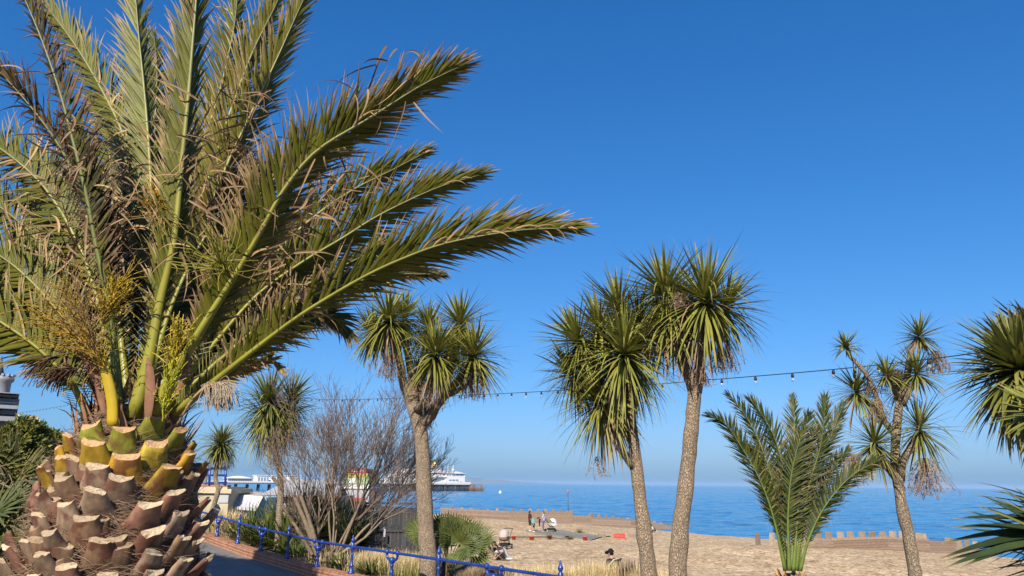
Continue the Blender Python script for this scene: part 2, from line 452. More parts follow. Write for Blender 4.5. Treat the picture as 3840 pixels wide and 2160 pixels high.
# ------------------------------------------------------------------ pier
DZ = EYE - .85
PE = P(1782, 1818, 541); PS = P(770, 1803, 415); PE.z = PS.z = 0
PD = (PE-PS).normalized(); PN = Vector((PD.y, -PD.x, 0))           # PN faces the viewer
def pa(px, b_=0):                        # distance along the pier's front line (from PE, negative towards shore) seen at column px
    d = CAMR.to_3x3() @ Vector(((px-1920)/FOC, (1080-1815)/FOC, -1)); d.z = 0
    PE = globals()['PE'] + PN*b_
    det = d.x*(-PD.y) + PD.x*d.y
    a = (d.x*PE.y - d.y*PE.x)/(d.y*PD.x - d.x*PD.y)
    return a
def pw(a, b, z): return PE + PD*a + PN*b + Vector((0, 0, z))
PMX = Matrix(((PD.x, PN.x, 0, PE.x), (PD.y, PN.y, 0, PE.y), (0, 0, 1, 0), (0, 0, 0, 1)))
def pbox(m, a0, a1, b0, b1, z0, z1, col=(1, 1, 1), mi=0): m.box((a0, b0, z0), (a1, b1, z1), col, mi, PMX)
def mpp(px): 
    a = pa(px); return (PE + PD*a).y/FOC
def zpx(px, py_):                  # height on the pier's front plane seen at a pixel
    return P(px, py_, (PE + PD*pa(px)).y).z
pier = empty('pier', pw(-60, 0, SEA), 'long pleasure pier on dark piles running out into the sea', 'pier')
aE = pa(1746); aP = pa(1535)
dm = MB()
pbox(dm, -330, aP, -12, 0, DZ-.5, DZ, (.7, .7, .68)); pbox(dm, aP, aE+3, -32, 1.0, DZ-.5, DZ+.12, (.75, .75, .72))
pbox(dm, -330, aP, -.25, .05, DZ, DZ+.45, (.78, .78, .76)); pbox(dm, aP, aE+3, .75, 1.1, DZ+.12, DZ+1.1, (.8, .8, .78))
dm.build('deck', M_attr, pier)
bm_ = MB()
pbox(bm_, -330, aP, -11.5, -.4, DZ-.9, DZ-.502, (.05, .055, .07)); pbox(bm_, aP, aE+3, -31, .6, DZ-1.2, DZ-.502, (.06, .06, .07))
bm_.build('girder', M_attr, pier)
rr = random.Random(5)
for k in range(40):
    a = -315 + k*(aP+312)/39
    m = MB()
    for b in (-2.5, -4.5):
        for da in (0,):
            p = pw(a+da, b, 0)
            m.tube([(p.x, p.y, SEA-1), (p.x, p.y, DZ-1.25)], .5, 7, (.05, .06, .08))
    m.tube([pw(a, -2.5, SEA+.6), pw(a, -4.5, DZ-1.6)], .15, 5, (.05, .06, .08))
    m.build('trestle', M_attr, pier)
for k in range(44):
    a = aP + (aE-aP+2)*k/43
    m = MB()
    for b in (0, -8, -18, -28):
        p = pw(a + rr.uniform(-.3, .3), b, 0)
        m.tube([(p.x, p.y, SEA-1), (p.x, p.y, DZ-1.15)], .25, 6, (.05, .055, .075))
    if k % 2: m.tube([pw(a-.2, .1, SEA+.3), pw(a+1.6, .1, DZ-1.5)], .13, 5, (.07, .07, .09))
    m.build('trestle', M_attr, pier)
ls_ = MB()                          # landing stage beyond the pavilion
BRW = (.22, .14, .10)
a2 = pa(1782); a3 = pa(1815)
pbox(ls_, aE+3.5, a2, -16, -1, DZ-.6, DZ-.1, (.25, .2, .17)); pbox(ls_, aE+3.5, a2-3, -15, -1.2, DZ, DZ+1.1, (.72, .72, .7))
pbox(ls_, aE+3.5, a3, -14, 0, SEA+1.6, SEA+1.9, BRW); pbox(ls_, aE+8, a3, -14, 0, SEA+.9, SEA+1.1, BRW)
for k in range(26):
    a = aE+3.5 + (a3-aE-3.5)*k/25
    for b in (0, -7, -14):
        p = pw(a, b, 0); h = (DZ-.6 if a < a2 else SEA+2.3 + (2.2 if 18 < k < 23 else 0))
        ls_.tube([(p.x, p.y, SEA-1), (p.x, p.y, h)], .2, 5, mul(BRW, rr.uniform(.6, 1.2)))
    if k % 2: ls_.tube([pw(a, .1, SEA+.4), pw(a+1.5, .1, SEA+3.2)], .12, 5, BRW)
pbox(ls_, pa(1796), pa(1807), -5, -1, SEA+3.9, SEA+4.3, BRW)
ls_.build('landing_stage', M_attr, pier)

pav = empty('pier_pavilion', pw((aP+aE)/2, -14, DZ), 'white pier head pavilion with golden dome and twin spires', 'pavilion')
wallm = MB(); aM = pa(1672)
z1 = zpx(1600, 1773); z2 = zpx(1700, 1776)
pbox(wallm, aP, aM, -26, -2, DZ+.13, z1); pbox(wallm, aM+.02, aE, -24, -1, DZ+.13, z2)
pbox(wallm, pa(1588), pa(1665), -1.99, -.8, zpx(1600, 1789)-.3, zpx(1600, 1789))
wallm.build('wall', M_white, pav)
def hip(m, a0, a1, b0, b1, z0, z1, ra0, ra1, col, rb=None):
    bm2 = (b0+b1)/2
    A, B, Cc, D = pw(a0, b1, z0), pw(a1, b1, z0), pw(a1, b0, z0), pw(a0, b0, z0)
    E, F = pw(ra0, bm2, z1), pw(ra1, bm2, z1)
    for q in ((A, B, F, E), (Cc, D, E, F), (B, Cc, F), (D, A, E)): m.poly(q, col)
rf = MB(); RC = (.60, .54, .48); RC2 = (.46, .42, .40)
hip(rf, aP-.6, aM+1.0, -26.6, -1.4, z1+.02, zpx(1630, 1757), aP+8, pa(1645), RC)
hip(rf, aM-2, aE+.7, -24.6, -.4, z2+.02, zpx(1690, 1762), aM-8, pa(1695), RC2)
hip(rf, pa(1708), aE+.9, -12, -.2, z2+.06, zpx(1722, 1766), pa(1722), pa(1724), (.66, .64, .62))
hip(rf, pa(1625), pa(1652), -6, -1.3, z1+.06, zpx(1638, 1767), pa(1637), pa(1640), (.72, .70, .67))
rf.build('roof', M_attr, pav)
dw = MB(); ad = pa(1629); ad2 = pa(1629, -14); zb = zpx(1629, 1760)
pbox(dw, pa(1600, -8), pa(1650, -8), -20, -8, zb-3, zpx(1629, 1754)); pbox(dw, ad2-2.6, ad2+2.6, -16.5, -11.3, zpx(1629, 1754), zpx(1629, 1751))
c = pw(ad2, -14, 0)
for k in range(8):
    q = 2*math.pi*k/8; dw.tube([(c.x+1.9*math.cos(q), c.y+1.9*math.sin(q), zpx(1629, 1751)), (c.x+1.9*math.cos(q), c.y+1.9*math.sin(q), zpx(1629, 1743.5))], .22, 6)
dw.lathe((c.x, c.y, zpx(1629, 1744)), [(2.4, 0), (2.4, .3), (2.0, .4)], 16); dw.lathe((c.x, c.y, zpx(1629, 1751)), [(1.0, 0), (1.0, 1.3), (.9, 1.4)], 10)
dw.build('cupola', M_white, pav)
gd = MB(); h = zpx(1629, 1725) - zpx(1629, 1743)
gd.lathe((c.x, c.y, zpx(1629, 1743)), [(1.9, 0), (2.25, h*.18), (2.3, h*.35), (2.0, h*.6), (1.3, h*.82), (.5, h*.97), (.3, h*1.05)], 18)
gd.build('dome', M_gold, pav)
for px, yb, yt, r in ((1629, 1727, 1713, .34), (1678, 1760, 1737, .4), (1697, 1762, 1737, .4)):
    bb2 = -14 if px < 1640 else -4; a = pa(px, bb2); c2 = pw(a, bb2, 0); s_ = MB(); hb, ht = zpx(px, yb), zpx(px, yt)
    if px > 1640:
        s_.lathe((c2.x, c2.y, hb-2.2), [(1.1, 0), (1.1, 2.0), (1.3, 2.1), (.6, 2.8)] if px > 1690 else [(.8, 0), (.8, 1.6), (1.1, 1.7), (.4, 2.4)], 8)
    s_.lathe((c2.x, c2.y, hb), [(r, 0), (r*.5, (ht-hb)*.35), (r*.7, (ht-hb)*.4), (.12, (ht-hb)*.6), (.05, ht-hb)], 8)
    s_.build('spire', M_white, pav)
def pwin(x0, x1, y0, y1, b, cls='window', mt=None):
    m = MB(); pbox(m, pa(x0), pa(x1), b, b+.14, zpx((x0+x1)/2, y1), zpx((x0+x1)/2, y0)); m.build(cls, mt or M_winblue, pav)
M_winblue = mat('pier_window', .3, .5, col=(.22, .30, .38), nsc=1, namt=.2)
for x0, x1 in ((1679, 1683), (1688, 1692), (1699, 1710), (1712, 1723), (1726, 1740)): pwin(x0, x1, 1778.5, 1784, -1.0)
for x0, x1 in ((1687, 1695), (1698, 1709), (1712, 1721)): pwin(x0, x1, 1798, 1803.5, -1.0)
for x in (1620, 1634, 1642, 1656, 1666, 1669): pwin(x, x+1.8, 1778, 1781.5, -2.0)
for x0, x1 in ((1665, 1671), (1676, 1679), (1719, 1724), (1729, 1738)): pwin(x0, x1, 1806, 1809, -1.0 if x0 > 1672 else -2.0)
st = MB()
for k in range(12):
    t = k/11; x = 1612 + 34*t; a = pa(x); zz = zpx(x, 1801 - 12*t)
    pbox(st, a-.5, a+.5, -1.9, -.4, zz-.5, zz, (.5, .52, .56))
pbox(st, pa(1643), pa(1676), -1.9, -.45, zpx(1650, 1789.6), zpx(1650, 1788.3), (.5, .52, .56))
st.build('stair', M_attr, pav)

# smaller white buildings on the pier
sh = empty('pier_shelter', pw(pa(900), -5, DZ), 'long white shelter with curved roof on the near part of the pier', 'shelter')
m = MB(); a0, a1 = pa(853), pa(955)
n = 14; rows = []
for k in range(n+1):
    t = k/n; a = a0+(a1-a0)*t; zt = zpx(900, 1797) + (zpx(900, 1786.5)-zpx(900, 1797))*math.sin(math.pi*min(1, max(0, t)))**.7
    rows.append([pw(a, -10, zpx(900, 1793)), pw(a, -5, zt+.3), pw(a, -.8, zt*.55+.45*zpx(900, 1793)), pw(a, -.4, zpx(900, 1793.5))])
m.quadstrip(rows, [(.8, .8, .79)]*(n+1)); m.build('roof', M_white, sh)
m = MB(); pbox(m, a0+1, a1-1, -9, -3, DZ+.02, zpx(900, 1793), (.42, .46, .52)); m.build('glazed_wall', M_attr, sh)
m = MB()
for k in range(14):
    a = a0+1+(a1-a0-2)*k/13; pbox(m, a-.25, a+.25, -2.9, -2.5, DZ+.02, zpx(900, 1793))
m.build('post', M_white, sh)
for k, (x0, x1, lab) in enumerate(((967, 1004, 'square white pier kiosk beside the long curved shelter'), (1026, 1063, 'square white pier kiosk partly behind the shaggy cabbage tree trunk'), (1085, 1130, 'low white pier kiosk glimpsed through the bare shrub'), (1405, 1440, 'small white pier kiosk left of the domed pavilion'), (1460, 1530, 'white pier building adjoining the domed pavilion'))):
    kk = empty('pier_kiosk', pw(pa((x0+x1)/2), -4, DZ), lab, 'kiosk', 'white kiosks on the pier')
    yt = (1783.5, 1784, 1785, 1800, 1790)[k]; m = MB(); pbox(m, pa(x0), pa(x1), -7, -2, DZ+.02, zpx(x0, yt)); m.build('wall', M_white, kk)
    m = MB(); pbox(m, pa(x0)-.4, pa(x1)+.4, -7.4, -1.6, zpx(x0, yt), zpx(x0, yt)+.35, (.74, .75, .76)); m.build('roof', M_attr, kk)
    for j in range(3):
        m = MB(); xa = x0 + (x1-x0)*(.12+.3*j); pbox(m, pa(xa), pa(xa+(x1-x0)*.16), -1.99, -1.86, DZ+.6, DZ+2.6); m.build('window', M_winblue, kk)

# ------------------------------------------------------------------ seafront cafe buildings behind the shrub
def wbox(m, x0, x1, y0, y1, Y, depth, col=(1, 1, 1), zb=None, ang=0):
    a = P(x0, y1, Y); b = P(x1, y0, Y); z0 = a.z if zb is None else zb
    m.box((a.x, Y, z0), (b.x, Y+depth, b.z), col)
fence = empty('timber_fence', gpt(1480, 2000, 30), 'dark grey vertical board fence behind the bare shrub', 'fence')
m = MB(); x0, x1 = P(1345, 1900, 30).x, P(1592, 1900, 30).x; k = 0; x = x0; zt0 = P(1400, 1893, 30).z; zt1 = P(1592, 1908, 30).z
while x < x1:
    t = (x-x0)/(x1-x0); m.box((x, 30+.01*(k % 2), -1.3), (x+.135, 30.04+.01*(k % 2), zt0+(zt1-zt0)*t), mul((.05, .052, .058), rr.uniform(.75, 1.25))); x += .145; k += 1
m.build('board_panel', M_wood, fence)
m = MB(); m.box((x0-.05, 29.93, zt0+.02), (x1, 30.12, zt0+.10), (.07, .072, .08)); m.box((x0, 29.95, zt0-1.0), (x1, 29.995, zt0-.9), (.06, .06, .066)); m.build('rail', M_wood, fence)
sg = empty('sign_board', P(1385, 1960, 29.7), 'dark sign with pale tall lettering on the fence behind the shrub', 'sign')
m = MB(); wbox(m, 1356, 1414, 1906, 1962, 29.7, .05, (.02, .03, .035)); m.build('board', M_attr, sg)
m = MB(); LC = (.46, .54, .56)                        # the pale lettering is too broken up by twigs to read: only its strokes are kept
for x0, y0, y1 in ((1383,1911,1929), (1387,1913,1929), (1391,1912,1927), (1396,1911,1929), (1401,1914,1929), (1405,1911,1929), (1408,1913,1931), (1377,1936,1952), (1382,1936,1953), (1386,1938,1955), (1391,1936,1955), (1396,1937,1955), (1401,1936,1954)):
    wbox(m, x0, x0+1.7, y0, y1, 29.68, .02, LC)
for x0, x1, y0, y1 in ((1391,1398,1927.2,1929), (1401.8,1407.9,1914,1915.8), (1378.8,1381.9,1947,1949), (1392.8,1395.9,1944,1946)): wbox(m, x0, x1, y0, y1, 29.675, .02, LC)
m.build('lettering', M_attr, sg)
m = MB(); c = P(1369.5, 1941, 29.66); m.quadstrip([[(c.x + .045*k*math.cos(q), 29.66, c.z + .095*k*math.sin(q)) for q in [2*math.pi*j/16 for j in range(16)]] for k in (1, .02)], [LC]*2, closed=True); wbox(m, 1360, 1363.5, 1926, 1953, 29.68, .02, LC); m.build('emblem', M_attr, sg)
sg = empty('notice', P(1442, 2015, 29.6), 'small white upright notice fixed to the dark fence', 'sign')
m = MB(); wbox(m, 1438, 1446, 1984, 2012, 29.6, .03, (.62, .6, .68)); m.build('panel', M_attr, sg)
m = MB(); wbox(m, 1439.5, 1441, 1976, 1984, 29.6, .03, (.7, .7, .7)); m.build('bracket', M_attr, sg)
m = MB()
for k in range(6): wbox(m, 1439.5, 1444.5, 1988+k*4, 1989.5+k*4, 29.597, .002, (.25, .22, .32))
m.build('print', M_attr, sg)

ws = empty('sea_wall', gpt(800, 2000, 38), 'cream stone retaining wall with coping below the blue viewing rail', 'wall')
m = MB(); wbox(m, 640, 868, 1834, 1848, 38, 3.2, (.50, .44, .30)); wbox(m, 640, 853, 1827, 1833.8, 38.3, 2.6, (.54, .42, .27)); m.build('coping', M_attr, ws)
m = MB(); wbox(m, 600, 860, 1848.2, 1960, 38.15, 3, (.48, .43, .29), -1.5); m.build('wall_face', M_cream, ws)
m = MB(); wbox(m, 818, 858, 1850, 1885, 38.1, .06, (.42, .44, .45)); m.build('concrete_panel', M_attr, ws)
m = MB(); wbox(m, 640, 853, 1818.5, 1826.8, 38.6, .5, (.30, .15, .10)); m.build('brick_course', M_attr, ws)
br_ = empty('viewing_rail', P(800, 1818, 38.6), 'tall blue metal rail standing on the cream sea wall', 'railing')
m = MB()
for y in (1756, 1783, 1811): m.tube([P(640, y, 38.6), P(851, y-1, 38.6)], .055 if y == 1756 else .045, 8)
m.tube([P(640, 1762, 40.5), P(851, 1757, 38.6)], .045, 8)
m.build('rail', M_blue, br_)
for x in (666, 700, 733, 786, 846):
    m = MB(); m.tube([P(x-1, 1820, 38.6), P(x, 1752, 38.6)], .06, 8); m.lathe(P(x, 1752, 38.6), [(.07, 0), (.075, .05), (.03, .09)], 8); m.build('post', M_blue, br_)
kg = empty('kiosk', gpt(930, 2000, 40), 'white and turquoise beach kiosk with triangle fringe canopy', 'kiosk')
m = MB(); wbox(m, 859, 1000, 1866, 1960, 40.4, 3, (.30, .62, .66), -1.2); m.build('wall', M_attr, kg)
m = MB(); q = [P(858, 1851, 40), P(985, 1862, 39.2), P(985, 1847, 43), P(868, 1839, 44)]
m.poly(q, (.55, .45, .34)); m.poly([a - Vector((0, 0, .14)) for a in q][::-1], (.8, .8, .8)); m.poly([q[0], q[0]-Vector((0, 0, .14)), q[1]-Vector((0, 0, .14)), q[1]], (.82, .82, .82)); m.build('roof', M_attr, kg)
m = MB()
a, b = P(862, 1853, 39.9), P(985, 1864, 39.1)
e0, e1 = a + Vector((0, -.7, -.55)), b + Vector((0, -.7, -.55))
m.poly([a, b, e1, e0], (.55, .55, .56)); m.build('canopy', M_attr, kg)
m = MB()
for k in range(9):
    t0, t1 = (k+.1)/9, (k+.9)/9; off = Vector((0, -.01, .01))
    p0, p1, p2 = e0.lerp(e1, t0), e0.lerp(e1, t1), a.lerp(b, (t0+t1)/2).lerp(e0.lerp(e1, (t0+t1)/2), .25)
    m.poly([p0+off, p1+off, p2+off], (.42, .43, .47))
    m.poly([p0, p1, p1-Vector((0, 0, .12)), p0-Vector((0, 0, .12))], (.5, .5, .53))
m.build('fringe', M_attr, kg)
m = MB()
for x in (884, 905, 930): wbox(m, x, x+4, 1875, 1960, 40.37, .03, (.78, .8, .8), -1.2)
m.build('door_frame', M_white, kg)
cf = empty('cafe', gpt(1080, 2000, 50), 'low cafe with grey pitched roof and dark red eaves', 'building')
m = MB(); wbox(m, 985, 1270, 1862, 1960, 50, 8, (.34, .33, .32), -2); m.build('wall', M_attr, cf)
m = MB(); A, B, Cc, D = P(962, 1861, 49.5), P(1280, 1866, 49.5), P(1275, 1800, 54), P(1090, 1797, 54)
m.poly([A, B, Cc, D], (.40, .41, .43)); m.poly([A, D, P(1000, 1855, 58.5)], (.36, .37, .39)); m.poly([D, Cc, P(1280, 1858, 58.5), P(1000, 1855, 58.5)], (.36, .37, .39)); m.build('roof', M_attr, cf)
m = MB(); wbox(m, 985, 1280, 1860, 1868, 49.6, .12, (.20, .05, .04)); m.build('fascia', M_attr, cf)
ar = empty('arcade', gpt(1320, 2000, 55), 'white seafront stall with red fascia and a striped tower sign above', 'building')
m = MB(); wbox(m, 1262, 1385, 1832, 1990, 55, 6, (.34, .36, .40), -2.2); m.build('wall', M_attr, ar)
m = MB(); wbox(m, 1255, 1362, 1868, 1879, 54.3, .7, (.55, .04, .06)); m.build('fascia', M_attr, ar)
m = MB(); wbox(m, 1252, 1300, 1864, 1867.6, 54.2, .8, (.8, .8, .8)); wbox(m, 1262, 1385, 1826, 1831.8, 54.9, 6.2, (.8, .8, .8)); m.build('trim', M_attr, ar)
m = MB(); wbox(m, 1330, 1358, 1885, 1990, 54.9, .09, (.8, .78, .76), -2.2); m.build('door', M_attr, ar)
tw = MB()
for x0, x1, y0, y1, c_ in ((1300, 1372, 1757, 1774, (.48, .05, .07)), (1296, 1378, 1774.2, 1788, (.48, .40, .07)), (1290, 1384, 1788.2, 1816, (.26, .38, .18)), (1288, 1386, 1816.2, 1825, (.42, .42, .40))): wbox(tw, x0, x1, y0, y1, 55.5, 4.5, c_)
tw.build('tower_sign', M_attr, ar)
m = MB(); wbox(m, 1306, 1330, 1794, 1812, 55.47, .02, (.8, .8, .78)); m.build('sign_panel', M_attr, ar)
m = MB()
for k in range(8): wbox(m, 1303+k*8, 1303+k*8+4, 1762, 1770, 55.47, .02, (.8, .7, .7))
m.build('sign_marks', M_attr, ar)
bt = empty('beach_tower', gpt(1390, 2000, 44), 'brown square timber post tower seen through the shrub twigs', 'tower')
m = MB(); wbox(m, 1388, 1404, 1842, 1950, 44, .6, (.14, .09, .06), -1.8); m.build('tower_body', M_wood, bt)
kb_ = empty('round_kiosk', P(745, 1816, 60), 'small round kiosk with blue dome roof behind the tall blue rail', 'kiosk')
c = P(748, 1830, 60)
m = MB(); m.lathe((c.x, c.y, c.z-2), [(.5, 0), (.5, P(748, 1760, 60).z-c.z+2)], 14, (.5, .42, .3)); m.build('wall', M_attr, kb_)
m = MB(); m.lathe((c.x, c.y, P(748, 1760, 60).z), [(.75, 0), (.75, .1), (.6, .3), (.35, .42), (.02, .48)], 14, (.03, .28, .5)); m.build('roof', M_attr, kb_)

# ------------------------------------------------------------------ buildings up the left bank, turned to face the bay
class Fac:
    """a facade plane at distance D whose middle is seen at column cpx; boxes are measured on it"""
    def __init__(f, cpx, D):
        d = CAMR.to_3x3() @ Vector(((cpx-1920)/FOC, (1080-1700)/FOC, -1)); d.z = 0; f.n = d.normalized(); f.O = f.n*D; f.r = Vector((f.n.y, -f.n.x, 0))
    def at(f, px, py_, v=0):
        d = CAMR.to_3x3() @ Vector(((px-1920)/FOC, (1080-py_)/FOC, -1)); k = (f.O.dot(f.n)+v)/d.dot(f.n); p = d*k
        return p.dot(f.r) - f.O.dot(f.r), EYE + p.z
    def box(f, m, x0, x1, y0, y1, v, depth, col=(1, 1, 1), zb=None):
        (a, zt), (b, z0) = f.at(x0, y0, v), f.at(x1, y1, v); z0 = z0 if zb is None else zb
        M = Matrix(((f.r.x, f.n.x, 0, f.O.x), (f.r.y, f.n.y, 0, f.O.y), (0, 0, 1, 0), (0, 0, 0, 1)))
        m.box((a, v, z0), (b, v+depth, zt), col, 0, M)
    def base(f): return (f.O.x, f.O.y, 1.0)
def wins(parent, f, xs_, ys_w, w_, h_, v=-.05, mt=None):
    for x in xs_:
        for y in ys_w:
            m = MB(); f.box(m, x, x+w_, y, y+h_, v, .04); m.build('window', mt or M_glass, parent)
F = Fac(20, 62); tb_ = empty('apartment_building', F.base(), 'modern apartment building, shade painted as grey, with flat overhanging roof and glass balcony', 'building')
m = MB(); F.box(m, -80, 48, 1488, 1640, 1.5, 6, (.24, .26, .29), 1); m.build('wall', M_attr, tb_)  # wall, roof and balcony greys carry the building's shade in their colour
m = MB(); F.box(m, -80, 74, 1468, 1474, 0, 7, (.26, .27, .29)); F.box(m, -80, 70, 1474.2, 1487, .3, 6, (.16, .16, .17)); m.build('roof', M_attr, tb_)
m = MB(); F.box(m, -80, 66, 1513, 1534, 0, 2, (.28, .30, .34)); F.box(m, -80, 60, 1556, 1580, .2, 2, (.27, .29, .32)); m.build('balcony', M_attr, tb_)
m = MB(); F.box(m, -80, 66, 1502, 1512.8, .05, .05); m.build('glass_rail', M_glass, tb_)
wins(tb_, F, (16, 25, 35), (1490,), 7, 20, 1.45); wins(tb_, F, (10, 20, 30, 40), (1536,), 8, 18, .85)
m = MB(); F.box(m, -80, 54, 1534.3, 1555.8, .9, 2, (.18, .20, .24)); m.build('lower_wall', M_attr, tb_)
ct = empty('turret', P(-14, 1700, 56), 'pale round corner turret with slate spire at the left edge', 'tower')
c = P(-14, 1560, 56); r_ = 30/FOC*56
m = MB(); hz = lambda y: P(-14, y, 56).z - c.z + 4
m.lathe((c.x, c.y, c.z-4), [(r_, 0), (r_, hz(1545)), (r_*1.12, hz(1540)), (r_*1.05, hz(1530)), (r_*.95, hz(1528)), (r_*.95, hz(1435)), (r_*1.2, hz(1428)), (r_*1.2, hz(1412)), (r_*.8, hz(1411))], 18, (.26, .27, .30)); m.build('wall', M_attr, ct)
m = MB()
for k in range(12):
    q = 2*math.pi*k/12; m.box((c.x+r_*1.12*math.cos(q)-.09, c.y+r_*1.12*math.sin(q)-.09, c.z-4+hz(1412)), (c.x+r_*1.12*math.cos(q)+.09, c.y+r_*1.12*math.sin(q)+.09, c.z-4+hz(1404)), (.28, .29, .31))
m.build('battlement', M_attr, ct)
m = MB(); c = P(-8, 1412, 56); m.lathe((c.x, c.y, c.z), [(r_*.7, 0), (r_*.35, P(-8, 1372, 56).z-c.z), (.04, P(-8, 1335, 56).z-c.z)], 12, (.13, .13, .14)); m.build('spire', M_attr, ct)
F = Fac(110, 95); cb = empty('house', F.base(), 'cream house with tall chimney stack and row of terracotta pots', 'house')
m = MB(); F.box(m, 60, 150, 1588, 1700, 0, 8, (.72, .66, .5), 3); m.build('wall', M_attr, cb)
m = MB(); F.box(m, 106, 144, 1562, 1588, .3, 1.6, (.78, .68, .44)); F.box(m, 128, 148, 1572, 1588, .2, .8, (.8, .72, .5)); F.box(m, 84, 105, 1566, 1588, .5, 1.5, (.74, .72, .64)); m.build('chimney', M_attr, cb)
m = MB()
for k in range(7): F.box(m, 108+k*5, 111.5+k*5, 1557, 1562, .5, .35, (.50, .20, .08))
m.build('chimney_pots', M_attr, cb)
for k, (x0, x1, y0, D, c_, lab) in enumerate(((208, 226, 1621, 120, (.74, .74, .74), 'narrow white terrace house just right of the bank hedge'), (226, 246, 1648, 140, (.42, .48, .56), 'terrace house with its shadow painted grey blue further along the front'), (244, 268, 1654, 160, (.74, .74, .74), 'far white terrace house next to the palm trunk'), (64, 92, 1562, 105, (.78, .77, .74), 'white gabled house behind the cream chimney house'))):  # second house: shadow painted into its grey blue walls
    F = Fac((x0+x1)/2, D); hh = empty('house', F.base(), lab, 'house', 'seafront houses up the left bank')
    m = MB(); F.box(m, x0, x1, y0, 1720, 0, 8, c_, 1); m.build('wall', M_attr, hh)
    m = MB(); F.box(m, x0-1, x1+1, y0-2, y0-.2, -.3, 8.5, mul(c_, .8)); F.box(m, x0+3, x0+7, y0-8, y0-2.2, 2, 1.2, mul(c_, .9)); m.build('roof', M_attr, hh)
    wins(hh, F, [x0+3+j*7 for j in range(max(1, int((x1-x0)/8)))], (y0+6, y0+20), 4, 9)

# ------------------------------------------------------------------ groynes
WD = (.34, .235, .165); WD2 = (.36, .29, .22)
def plane_at(px, py_, O, D_):      # where the sight line meets the vertical plane of a groyne
    d = CAMR.to_3x3() @ Vector(((px-1920)/FOC, (1080-py_)/FOC, -1))
    nrm = Vector((-D_.y, D_.x, 0)); k = (O - Vector((0, 0, EYE))).dot(nrm)/d.dot(nrm)
    return Vector((0, 0, EYE)) + d*k
SEAW = Vector((.815, .579, 0))
def groyne(label, O, tops, posts, base_extra=1.6):
    g0 = plane_at(*tops[0], O, SEAW); root = empty('groyne', (g0.x, g0.y, gz(g0.x, g0.y)), label, 'groyne', 'timber groynes on the beach')
    nr = Vector((SEAW.y, -SEAW.x, 0))
    for (x0, y0), (x1, y1) in zip(tops[::2], tops[1::2]):
        a, b = plane_at(x0, y0, O, SEAW), plane_at(x1, y1, O, SEAW); m = MB(); H = base_extra
        nb = 7
        for k in range(nb):
            za, zb_ = a.z - H*k/nb, b.z - H*k/nb; of = nr*(.27 + rr.uniform(0, .02)); cc = mul(mix(WD, WD2, rr.random()*.5), rr.uniform(.8, 1.15)); t_ = H/nb - .012
            q = [a+of, b+of]; q0, q1 = Vector((q[0].x, q[0].y, za)), Vector((q[1].x, q[1].y, zb_))
            w_ = nr*-.12; dn = Vector((0, 0, -t_))
            f = [q0, q1, q1+dn, q0+dn]; bk = [p+w_ for p in f]
            m.poly(f[::-1], cc); m.poly(bk, cc); m.poly([f[0], bk[0], bk[1], f[1]][::-1], mul(cc, 1.05)); m.poly([f[1], bk[1], bk[2], f[2]][::-1], cc); m.poly([f[3], bk[3], bk[0], f[0]][::-1], cc)
        m.build('plank_wall', M_wood, root)
    for (x, yt, w_) in posts:
        p = plane_at(x, yt + rr.uniform(-1.2, 1.6), O, SEAW); dist = p.y; r_ = w_/FOC*dist/2; m = MB(); c0 = mul((.36, .285, .21), rr.uniform(.55, 1.2)); ln_ = rr.uniform(-.05, .05)
        M = Matrix(((SEAW.x, nr.x, 0, p.x), (SEAW.y, nr.y, 0, p.y), (0, 0, 1, 0), (0, 0, 0, 1)))
        zt = p.z; pr = [(-1.12, zt-2.6), (-1.0, zt-.5), (-.88, zt-.08), (-.72, zt)]
        rows = []
        for s, zz in pr: rows.append([M @ Vector((s*r_*ca + ln_*(zz-zt+2), s*r_*sa - .02, zz)) for ca, sa in ((-1, -1), (1, -1), (1, 1), (-1, 1))])
        m.quadstrip(rows, [c0, c0, mul(c0, .95), (.22, .17, .13)], closed=True, smooth=False); m.poly([q for q in rows[-1]], (.2, .15, .12)); m.build('post', M_wood, root)
    return root
OL_ = P(2130, 1940, 93); OL_.z = 0
groyne('stepped timber groyne with square posts running from beach into sea, left of the tree pair', OL_,
  [(1650,1904),(1902,1917), (1902,1917),(2143,1919), (2145,1933),(2212,1935), (2212,1939),(2360,1946), (2362,1949),(2440,1957), (2440,1958),(2525,1974)],
  [(1698,1899,9),(1732,1902,9),(1770,1905,9),(1801,1906,9)] + [(x, y, 8.5) for x, y in ((1831,1907),(1864,1907),(1895,1907),(1924,1907),(1956,1907),(1988,1907),(2018,1907),(2047,1907),(2078,1908),(2106,1911),(2128,1914),(2141,1915),(2213,1924),(2225,1926),(2245,1928),(2274,1931),(2301,1935),(2329,1939),(2354,1942),(2376,1949),(2455,1954),(2480,1958),(2505,1962),(2581,1972),(2604,1974))], 1.5)
OR_ = Vector((26.6, 57.5, 0))
groyne('nearer timber groyne with chunky rounded posts, behind the young palm and right hand tree', OR_,
  [(2985,2014),(3110,2020), (3110,2017),(3315,2011), (3315,2012),(3470,2019), (3470,2027),(3572,2028), (3572,2050),(3760,2066)],
  [(2843,1999,13),(2892,1997,14),(3070,1993,17),(3110,1993,18)] + [(x, y, 18) for x, y in ((3150,1992),(3190,1992),(3230,1991),(3271,1991),(3310,1990),(3345,1990),(3383,1990))] + [(3446,1998,17),(3464,2000,16),(3551,2014,14),(3565,2015,15),(3597,2024,14),(3626,2024,14),(3655,2028,13)], 1.3)
nm = empty('sea_marker', P(2131, 1900, 150), 'thin marker pole with small red top standing in the sea', 'marker')
m = MB(); a = P(2131, 1912, 150); b = P(2130, 1848, 150); m.tube([Vector((a.x, a.y, SEA-1)), b], .07, 7, (.06, .08, .1)); m.build('pole', M_attr, nm)
